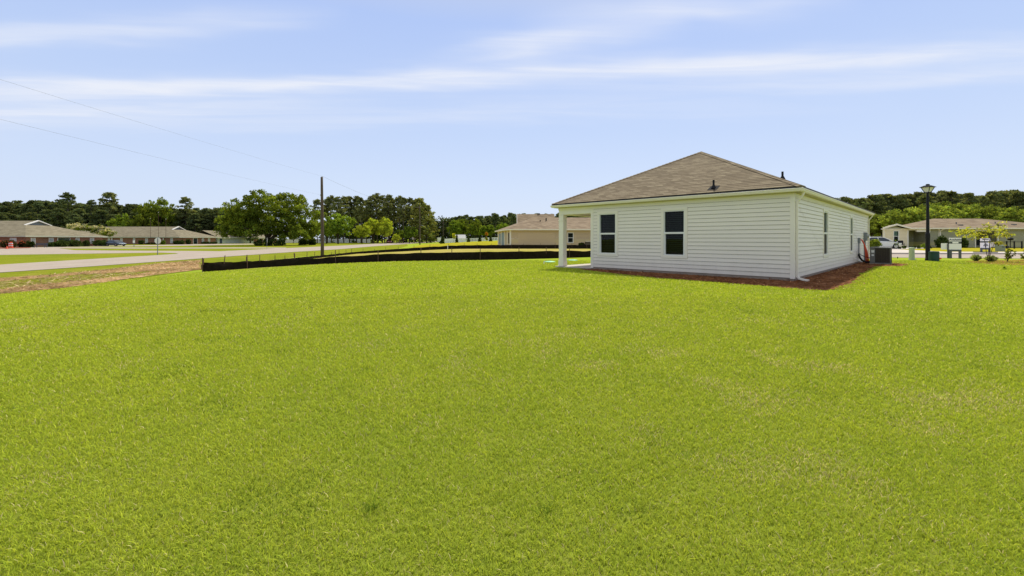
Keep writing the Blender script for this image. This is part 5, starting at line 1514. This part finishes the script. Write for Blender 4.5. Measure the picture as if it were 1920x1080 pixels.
MB().loft([[(-.62, -.3, .35), (.68, -.3, .12), (.68, .3, .12), (-.62, .3, .35)], [(-.66, -.32, .85), (.6, -.32, .7), (.6, .32, .7), (-.66, .32, .85)], [(-.5, -.2, 1.05), (.2, -.2, .98), (.2, .2, .98), (-.5, .2, 1.05)]]).build('cover', M['black'], gk, bevel=.05)
for s in (-.4, .4): MB().cyl((s, -.15, 0), (s, -.15, .4), .04, n=8).build('leg', M['black'], gk)
ta = thing('side_table', 'small reddish side table between the covered grill and the patio chair', 'table', (at(1682.5, 57.2), 57.2, gz(51, 57)))
MB().lathe([(.3, .45), (.3, .49)], n=16).build('tabletop', M['stake'], ta)
MB().cyl((0, 0, 0), (0, 0, .45), .05, n=8).build('leg', M['stake'], ta)
tag(sheet('pebble_bed', [(at(1666, 50), 49.5), (at(1745, 53.5), 53.5), (at(1745, 57.5), 57.5), (at(1664, 55.5), 55.5)], M['stone'], .05, kind='stuff', step=1, jag=.1), 'pale stone edged bed in front of the cream wall', 'stones')
for i, (px, sz) in enumerate(((1676, .62), (1684.5, .34), (1695, .36), (1713.5, .3), (1722.5, .3), (1732.5, .55), (1742, .34))):
    d_ = 51.3 + .035 * (px - 1676)
    shrub('bedding_plant', ['tall leafy plant at the grill end of the stone edged bed', 'small round plant in the stone bed right after the tall leafy one', 'small round plant in the stone bed below the patio chair', 'small plant in the stone bed just past the pale green pedestal', 'small plant in the stone bed under the dark recess', 'pale spreading plant in the stone bed beside the lamp post', 'last small plant of the stone bed, past the lamp post'][i],
          'plant', (at(px, d_), d_, gz(at(px, d_), d_) + .04), sz, sz, sz * (1.5 if px == 1676 else .9), M['hedge' if i not in (0, 5) else 'broad'], 620 + i * 2, 'small plants in the stone edged bed', leaf=.06, n=26, per=20)
for px, d_, w, h, lb, m_ in ((1765.5, 57.6, 1.15, 1.4, 'dark conifer shrub against the olive wall beside the downspout', 'hedge'), (1806, 57.8, .8, 1.3, 'narrow upright shrub against the olive wall behind the Available sign', 'hedge')):
    shrub('shrub', lb, 'shrub', (at(px, d_), d_, gz(at(px, d_), d_)), w, w, h, M[m_], int(px), leaf=.1, n=80)
for px, d_, w, h, lb in ((1641, 47.5, 1.1, 1.05, 'leafy bush in front of the white car, above the air conditioner'), (1633, 48.5, .7, .7, 'small bush at the house corner in front of the white car')):
    shrub('bush', lb, 'bush', (at(px, d_), d_, gz(at(px, d_), d_)), w, w, h, M['oak'], int(px), leaf=.09, n=60)
# railing, post box, tub
d_ = 52.5; rl = thing('railing', 'low black railing beside the olive wall', 'railing', (at(1873.5, d_), d_, gz(70, d_)))
u_ = at(1916, d_) - at(1873.5, d_)
for i in range(4): MB().box(u_ * i / 3 - .05, u_ * i / 3 + .05, -.05, .05, 0, .95).build('post', M['black'], rl)
MB().box(0, u_, -.02, .02, .82, .88).box(0, u_, -.02, .02, .1, .14).build('rail', M['black'], rl)
d_ = 55.5; pb = thing('kettle_grill', 'dark round grill on a thin stand by the olive wall', 'grill', (at(1894.5, d_), d_, gz(70, d_)))
MB().lathe([(.08, 1.02), (.26, 1.1), (.3, 1.2), (.26, 1.32), (.06, 1.4)], n=16).build('body', M['black'], pb, smooth=True)
MB().tube([(0, 0, 0), (0, 0, 1.05)], .04, 8).build('leg', M['black'], pb)
MB().box(.28, .5, -.12, .12, 1.15, 1.2).build('shelf', M['pale_metal'], pb)
tb = thing('storage_tub', 'low navy blue tub on the ground behind the railing', 'tub', (at(1884.5, 56), 56, gz(70, 56)))
MB().loft([[(-.26, -.2, 0), (.26, -.2, 0), (.26, .2, 0), (-.26, .2, 0)], [(-.3, -.24, .26), (.3, -.24, .26), (.3, .24, .26), (-.3, .24, .26)]]).build('body', M['navy'], tb)
MB().box(-.32, .32, -.26, .26, .262, .3).build('lid', M['navy'], tb, bevel=.01)
p = gp(1875.5, 471.3)
tf = thing('transformer_box', 'square green grey transformer box on the grass across the street', 'utility box', p)
s = p.y / FPX
MB().box(-4.6 * s, 4.6 * s, -.25, .25, 0, 10.5 * s).build('cabinet', M['transformer'], tf, bevel=.02)
MB().hexa([(-4.9 * s, -.28, 10.5 * s), (4.9 * s, -.28, 10.5 * s), (4.9 * s, .28, 10.5 * s), (-4.9 * s, .28, 10.5 * s), (-4.5 * s, -.2, 12 * s), (4.5 * s, -.2, 12 * s), (4.5 * s, .28, 12 * s), (-4.5 * s, .28, 12 * s)]).build('lid', M['transformer'], tf)
MB().box(-.1, .12, -.262, -.25, 7.5 * s, 9 * s).build('warning_plate', M['ink'], tf)

# ------------------------------------------------------------------ street furniture on the near verge
p = gp(1739.5, 489.2); lp = thing('street_lamp', 'black street lamp post with a four sided lantern', 'street lamp', p)
s = p.y / FPX; z_ = lambda py: hz(py, p.y) - p.z
MB().lathe([(.115, 0), (.115, .12), (.1, .14), (.098, 1.2), (.105, 1.25), (.105, z_(440)), (.095, z_(438)), (.075, z_(436)), (.055, z_(362)), (.075, z_(361)), (.075, z_(360))], n=18).build('post', M['black'], lp, smooth=False)
ln = MB(); z0_, z1_ = z_(360.5), z_(351.5)
b_, t_ = .1, .2
Rm = Matrix.Rotation(.3, 4, 'Z')
ring = lambda r, z, e=0: [Rm @ Vector((sx * r, sy * r, z)) for sx, sy in ((-1, -1), (1, -1), (1, 1), (-1, 1))]
lh = MB()
for i in range(4): lh.tube([ring(b_, z0_)[i], ring(t_, z1_)[i]], .016, 6)
lh.loft([ring(b_ + .02, z0_ - .03), ring(b_ + .02, z0_)]).loft([ring(t_ + .05, z1_), ring(t_ + .055, z1_ + .02), ring(.11, z1_ + .11), ring(.06, z1_ + .12), ring(.06, z1_ + .18), ring(.04, z1_ + .19)])
lant = lh.build('lantern', M['rubber'], lp)
MB().loft([ring(b_ - .01, z0_ + .002), ring(t_ - .015, z1_ - .002)]).build('pane', M['lamp_glass'], lant)

p = gp(1709.5, 487.3); pd = thing('utility_pedestal', 'pale green cylindrical utility pedestal on the verge beside the lamp post', 'utility box', p)
MB().lathe([(.15, 0), (.15, .05), (.135, .06), (.125, .66), (.13, .67), (.13, .7), (.1, .73)], n=20).build('casing', M['pale_green_plastic'], pd)
MB().box(.0, .24, -.05, .05, 0, .03).build('base', M['pale_green_plastic'], pd)
p = gp(1751, 489.7); bb = thing('utility_box', 'dark green round utility box with an orange mark next to the lamp post', 'utility box', p)
MB().lathe([(.22, 0), (.225, .2), (.215, .44), (.225, .445), (.225, .5), (.19, .54), (.02, .55)], n=24).build('casing', M['green_plastic'], bb)
MB().box(.1, .2, -.22, -.17, .12, .2).build('mark', M['orange'], bb)

def lot_sign(name, label, base, w, zs, rz, text=None):
    """grey posted frame with white panels; zs = heights of the bands"""
    t = thing(name, label, 'sign', base, rz)
    for sx in (-1, 1):
        MB().box(sx * (w / 2 - .06) - .055, sx * (w / 2 - .06) + .055, -.045, .045, -.2, zs['beam']).build('leg', M['sign_grey'], t)
    MB().box(-w / 2, w / 2, -.04, .04, zs['beam'], zs['p0']).build('crossbeam', M['sign_grey'], t)
    pn = MB().box(-w / 2, w / 2, -.03, .03, zs['p0'], zs['p1']).build('sign_panel', M['sign_white'], t)
    MB().box(-w / 2 + .01, w / 2 - .01, -.028, .028, zs['p1'], zs['s1']).build('band', M['sign_grey'], t)
    if zs.get('bar', True): MB().box(-w / 2 + .14, w / 2 - .14, -.034, -.028, zs['p1'] + .02, zs['s1'] - .025).build('strip', M['sign_white'], t)
    tpn = MB().box(-w / 2, w / 2, -.03, .03, zs['s1'], zs['t1']).build('sign_panel', M['sign_white'], t)
    if text:
        cu = bpy.data.curves.new('lettering', 'FONT'); cu.body = text; cu.align_x = 'CENTER'; cu.align_y = 'CENTER'
        cu.size = .165; cu.extrude = .002; cu.offset = .004; cu.materials.append(M['ink'])
        tmp_ = bpy.data.objects.new('lettering_source', cu); col.objects.link(tmp_); bpy.context.view_layer.update()
        me = bpy.data.meshes.new_from_object(tmp_); bpy.data.objects.remove(tmp_)
        o = bpy.data.objects.new('lettering', me); col.objects.link(o); o.parent = tpn
        o.location = (0, -.034, (zs['s1'] + zs['t1']) / 2 - .01); o.rotation_euler = (math.pi / 2, 0, 0)
    return t, pn
p = gp(1791, 484.4); z_ = lambda py, d=p.y: hz(py, d) - p.z
fz = math.atan2(-p.x, p.y) * .55
t, pn = lot_sign('lot_sign', 'white and grey posted sign reading Available beside the green utility box', (p.x, p.y, p.z), .56, dict(beam=z_(471.5), p0=z_(468), p1=z_(457), s1=z_(452.6), t1=z_(445.8)), fz, 'Available')
MB().box(-.62, -.32, .1, .13, z_(468), z_(456.2)).build('side_panel', M['sign_white'], t)
MB().box(-.345, -.265, .05, .1, -.2, z_(457.2)).build('leg', M['sign_grey'], t)
p = Vector((at(1847.5, 34.9), 34.9, gz(38, 34.9) + .1)); z2 = lambda py, d=p.y: hz(py, d) - p.z
t, pn = lot_sign('lot_sign', 'smaller white and grey posted sign with a dark emblem behind the redbud tree', (p.x, p.y, p.z), .62, dict(beam=z2(468), p0=z2(464.8), p1=z2(455), s1=z2(452), t1=z2(447), bar=False), -.35)
em_ = MB()
for k in range(4): em_.box(-.15 + .02 * k, .15 - .02 * k + (.04 if k % 2 else 0), -.036, -.031, z2(461.5) + k * .045, z2(461.5) + k * .045 + .03)
em_.box(-.03, .03, -.036, -.031, z2(463.6), z2(461.4)).box(-.06, .05, -.036, -.031, z2(457.4), z2(456.2))
em_.build('emblem', M['ink'], pn)
MB().box(-.2, .2, -.036, -.03, z2(449.6), z2(448.4)).build('lettering_strip', M['ink'], t)
MB().box(.34, .6, .05, .09, z2(463), z2(454)).build('side_panel', M['stone'], t)
MB().box(-.75, .75, -.06, .06, 0, .08).build('base', M['sign_grey'], t)

# redbud sapling, planting bed
bed = P((1807, 491), (1826, 493.5), (1860, 495.5), (1900, 497.5), (2000, 501), (2000, 487.5), (1925, 486.8), (1880, 488.6), (1830, 488.7))
tag(sheet('mulch_ring', bed, soil_mat('red_pine_mulch', [(.3, (.16, .05, .02)), (.6, (.34, .12, .06))], 12), .015, kind='stuff', step=.6, jag=.06), 'red pine straw bed under the redbud tree on the verge', 'mulch')
p = gp(1853, 491); rb_ = thing('redbud_tree', 'slender young tree with yellow green and reddish leaves in the verge bed', 'tree', p)
s = p.y / FPX; Q = lambda px, py, y=0: ((px - 1853) * s, y, hz(py, p.y) - p.z)
bl_ = [(Q(px, py)[0], RND.uniform(-.4, .4), Q(px, py)[2], rx * s, .55, rz_ * s) for px, py, rx, rz_ in ((1812, 433, 14, 8), (1826, 440, 14, 7), (1850, 432, 14, 10), (1864, 424, 14, 8), (1880, 429, 14, 7), (1868, 440, 13, 9), (1840, 444, 13, 6), (1890, 434, 8, 4), (1860, 455, 8, 6), (1805, 428, 7, 5))]
c = shell(bl_, 120, 81, .25, -1)
o = bpy.data.objects.new('crown', leaves('crown', c, .13, 11, .045, 82, M['red_leaf'], .7, .55)); col.objects.link(o); o.parent = rb_
o = bpy.data.objects.new('trunk', trunk_mesh('trunk', [([Q(1853, 491), Q(1855, 470), Q(1856, 450), Q(1862, 430)], [.026, .022, .016, .007]), ([Q(1853, 490), Q(1849, 470), Q(1846, 450), Q(1830, 438), Q(1812, 432)], [.018, .015, .013, .01, .005]),
                                                      ([Q(1856, 480), Q(1862, 462), Q(1870, 442), Q(1882, 430)], [.014, .012, .009, .005]), ([Q(1846, 450), Q(1848, 438), Q(1852, 428)], [.01, .008, .004])], M['bark'], 6)); col.objects.link(o); o.parent = rb_
def tussock(px, py, w, h, label, seed):
    p = gp(px, py); rs = np.random.RandomState(seed); n = 260
    a = rs.rand(n) * 6.283; r0 = .08 * rs.rand(n) * w; out = (.1 + .9 * rs.rand(n)) * w / 2; hh = h * (.5 + .75 * rs.rand(n)) * (1 - .45 * (out / (w / 2)) ** 2)
    bx, by = np.cos(a) * r0, np.sin(a) * r0; tx, ty = np.cos(a) * out, np.sin(a) * out
    ww = .008; ox, oy = -np.sin(a) * ww, np.cos(a) * ww
    V = np.stack([np.stack([bx - ox, by - oy, 0 * a], -1), np.stack([bx + ox, by + oy, 0 * a], -1), np.stack([bx + (tx - bx) * .5 + ox, by + (ty - by) * .5 + oy, hh * .85], -1), np.stack([tx, ty, hh], -1)], 1)
    cb = .6 + .8 * rs.rand(n)
    me = point_mesh('ornamental_grass', V.reshape(-1, 3), np.arange(n * 4).reshape(n, 4), np.repeat(np.stack([cb, cb, cb], -1), 4, 0), M['tuft'])
    o = bpy.data.objects.new('ornamental_grass', me); col.objects.link(o); o.location = p
    tag(o, label, 'plant')
tussock(1830, 490, .55, .36, 'dense green grass tussock at the front end of the verge bed', 5)
tussock(1858, 491, .6, .34, 'loose brownish grass tussock at the foot of the redbud', 6)
def stalk(px, py, tpx, tpy, label, seed):
    p = gp(px, py); s = p.y / FPX; rs = random.Random(seed)
    t = thing('young_shrub', label, 'shrub', p)
    top = ((tpx - px) * s, 0, hz(tpy, p.y) - p.z); c = []
    paths = []
    for k in range(5):
        e = (top[0] * rs.uniform(.4, 1.1) + rs.uniform(-.15, .15), rs.uniform(-.2, .2), top[2] * rs.uniform(.5, 1))
        paths.append(([(0, 0, 0), (e[0] * .4, e[1] * .4, e[2] * .5), e], [.012, .009, .004]))
        for _ in range(9):
            f = rs.uniform(.35, 1.05); c.append((e[0] * f + rs.uniform(-.05, .05), e[1] * f + rs.uniform(-.05, .05), e[2] * f))
    o = bpy.data.objects.new('foliage', leaves('foliage', c, .07, 12, .035, seed, M['oak'])); col.objects.link(o); o.parent = t
    o = bpy.data.objects.new('stem', trunk_mesh('stem', paths, M['bark'], 5)); col.objects.link(o); o.parent = t
stalk(1888, 491, 1897, 464, 'leggy young shrub leaning in the verge bed past the redbud', 31)
stalk(1924, 489, 1918, 467, 'leggy young shrub at the cut off end of the verge bed', 32)
p = gp(1884, 506)
t = thing('weed', 'single small weed standing up from the lawn near the verge bed', 'weed', p)
o = bpy.data.objects.new('foliage', leaves('foliage', [(RND.uniform(-.04, .04), RND.uniform(-.03, .03), RND.uniform(.04, .12)) for _ in range(9)], .03, 9, .02, 9, M['broad'])); col.objects.link(o); o.parent = t
MB().tube([(0, 0, 0), (.01, 0, .1)], .005, 5).build('stem', M['bark'], t)
p = gp(1683, 485.2); t = thing('lawn_marker', 'tiny dark marker cap standing at the lawn edge beside the pedestal', 'marker', p)
MB().cyl((0, 0, 0), (0, 0, .07), .012, n=8).build('stem', M['black'], t)
MB().lathe([(.03, .07), (.035, .1), (.02, .12)], n=10).build('cap', M['black'], t)

# ------------------------------------------------------------------ daylight
SUN = Vector((0.68, 1.83, 2.65)).normalized()
ld = bpy.data.lights.new('sun', 'SUN'); ld.energy = 4.6; ld.angle = math.radians(0.53); ld.color = (1.0, 0.955, 0.87)
lo = bpy.data.objects.new('sun', ld); col.objects.link(lo); lo.location = (20, 60, 80)
lo.rotation_euler = SUN.to_track_quat('Z', 'Y').to_euler()

w = bpy.data.worlds.new('World'); sc.world = w; w.use_nodes = True
nt = w.node_tree; nt.nodes.clear()
out = nt.nodes.new('ShaderNodeOutputWorld'); bg = nt.nodes.new('ShaderNodeBackground')
sky = nt.nodes.new('ShaderNodeTexSky'); sky.sky_type = 'NISHITA'; sky.sun_disc = False
sky.sun_elevation = math.asin(SUN.z); sky.sun_rotation = math.atan2(SUN.x, SUN.y)
sky.air_density = 1.0; sky.dust_density = 0.6; sky.ozone_density = 1.5; sky.altitude = 0
tc = nt.nodes.new('ShaderNodeTexCoord')
sx_ = nt.nodes.new('ShaderNodeSeparateXYZ'); L(nt, tc.outputs['Generated'], sx_.inputs[0])
zc_ = math_(nt, 'MAXIMUM', sx_.outputs[2], 0.04)
cu_ = math_(nt, 'DIVIDE', sx_.outputs[0], zc_); cv_ = math_(nt, 'DIVIDE', sx_.outputs[1], zc_)   # point on a flat cloud layer overhead
cl = nt.nodes.new('ShaderNodeCombineXYZ'); L(nt, cu_, cl.inputs[0]); L(nt, cv_, cl.inputs[1])
wob = noise(nt, mapv(nt, cl.outputs[0], .35, .9, 1), 1.0, 4, .6)
fib = noise(nt, mapv(nt, cl.outputs[0], .55, 3.4, 1), 1.0, 6, .6, .9)
s_ = math_(nt, 'DIVIDE', sx_.outputs[0], math_(nt, 'MAXIMUM', sx_.outputs[1], .05))     # bearing across the sky
def streak(al, be, wid, amp, s0=None, s1=None, soft=.25):
    """one cirrus band: a straight line across the cloud layer, frayed by noise"""
    q = math_(nt, 'ADD', math_(nt, 'MULTIPLY', cv_, al), math_(nt, 'MULTIPLY', cu_, be))
    q = math_(nt, 'ADD', q, math_(nt, 'MULTIPLY_ADD', wob, .42, -.21))
    e = math_(nt, 'DIVIDE', math_(nt, 'SUBTRACT', q, 1.0), wid)
    g = math_(nt, 'POWER', 2.718, math_(nt, 'MULTIPLY', math_(nt, 'MULTIPLY', e, e), -1.0))
    g = math_(nt, 'MULTIPLY', g, amp)
    for lim, sg in ((s0, 1), (s1, -1)):
        if lim is not None:
            g = math_(nt, 'MULTIPLY', g, ramp(nt, math_(nt, 'MULTIPLY_ADD', math_(nt, 'SUBTRACT', s_, lim), sg / (2 * soft), .5), [(0, 0.0), (1, 1.0)]))
    return g
acc = streak(.387, .045, .075, .95)
for st_ in (streak(.565, .075, .06, .8, None, -.62), streak(.45, .14, .05, .75, -.1, .28, .15), streak(.505, .08, .05, .7, .18, .65, .18),
            streak(.30, .03, .11, .38, None, .5, .5), streak(.345, .03, .05, .55, .4, None, .3), streak(.335, .04, .04, .6, None, -.6, .3)):
    acc = math_(nt, 'ADD', acc, st_)
fm = ramp(nt, fib, [(.28, .3), (.68, 1.0)])
acc = math_(nt, 'MULTIPLY', acc, fm)
acc = math_(nt, 'MULTIPLY', acc, ramp(nt, sx_.outputs[2], [(.06, 0.0), (.14, 1.0)]))
acc = math_(nt, 'MINIMUM', acc, .9)
veil = ramp(nt, sx_.outputs[2], [(0.0, (6.8, 7.6, 9.3)), (.12, (6.35, 7.4, 9.5)), (.28, (5.3, 6.6, 9.45)), (.45, (4.5, 5.85, 9.3)), (.62, (6.6, 6.7, 7.2)), (1.0, (7.6, 7.2, 6.9))])  # top stops, above the view, whitened to take blue out of the shade fill
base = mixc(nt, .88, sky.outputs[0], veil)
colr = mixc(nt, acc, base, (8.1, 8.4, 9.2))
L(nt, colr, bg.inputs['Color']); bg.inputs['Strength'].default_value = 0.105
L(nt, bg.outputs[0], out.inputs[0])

# ------------------------------------------------------------------ camera and output
cd = bpy.data.cameras.new('camera'); cam = bpy.data.objects.new('camera', cd); col.objects.link(cam)
cd.sensor_width = 36.0; cd.sensor_fit = 'HORIZONTAL'; cd.lens = 36.0 * FPX / 1920
cd.shift_y = -(540 - HY) / 1920
cam.location = (0, 0, CAMZ); cam.rotation_euler = (math.pi / 2, 0, 0)
cd.clip_start = 0.05; cd.clip_end = 6000
sc.camera = cam
sc.view_settings.view_transform = 'Standard'; sc.view_settings.look = 'None'
sc.view_settings.exposure = 0; sc.view_settings.gamma = 1
sc.render.engine = 'CYCLES'
sc.cycles.max_bounces = 6; sc.cycles.diffuse_bounces = 3; sc.cycles.transparent_max_bounces = 8
sc.cycles.use_denoising = True
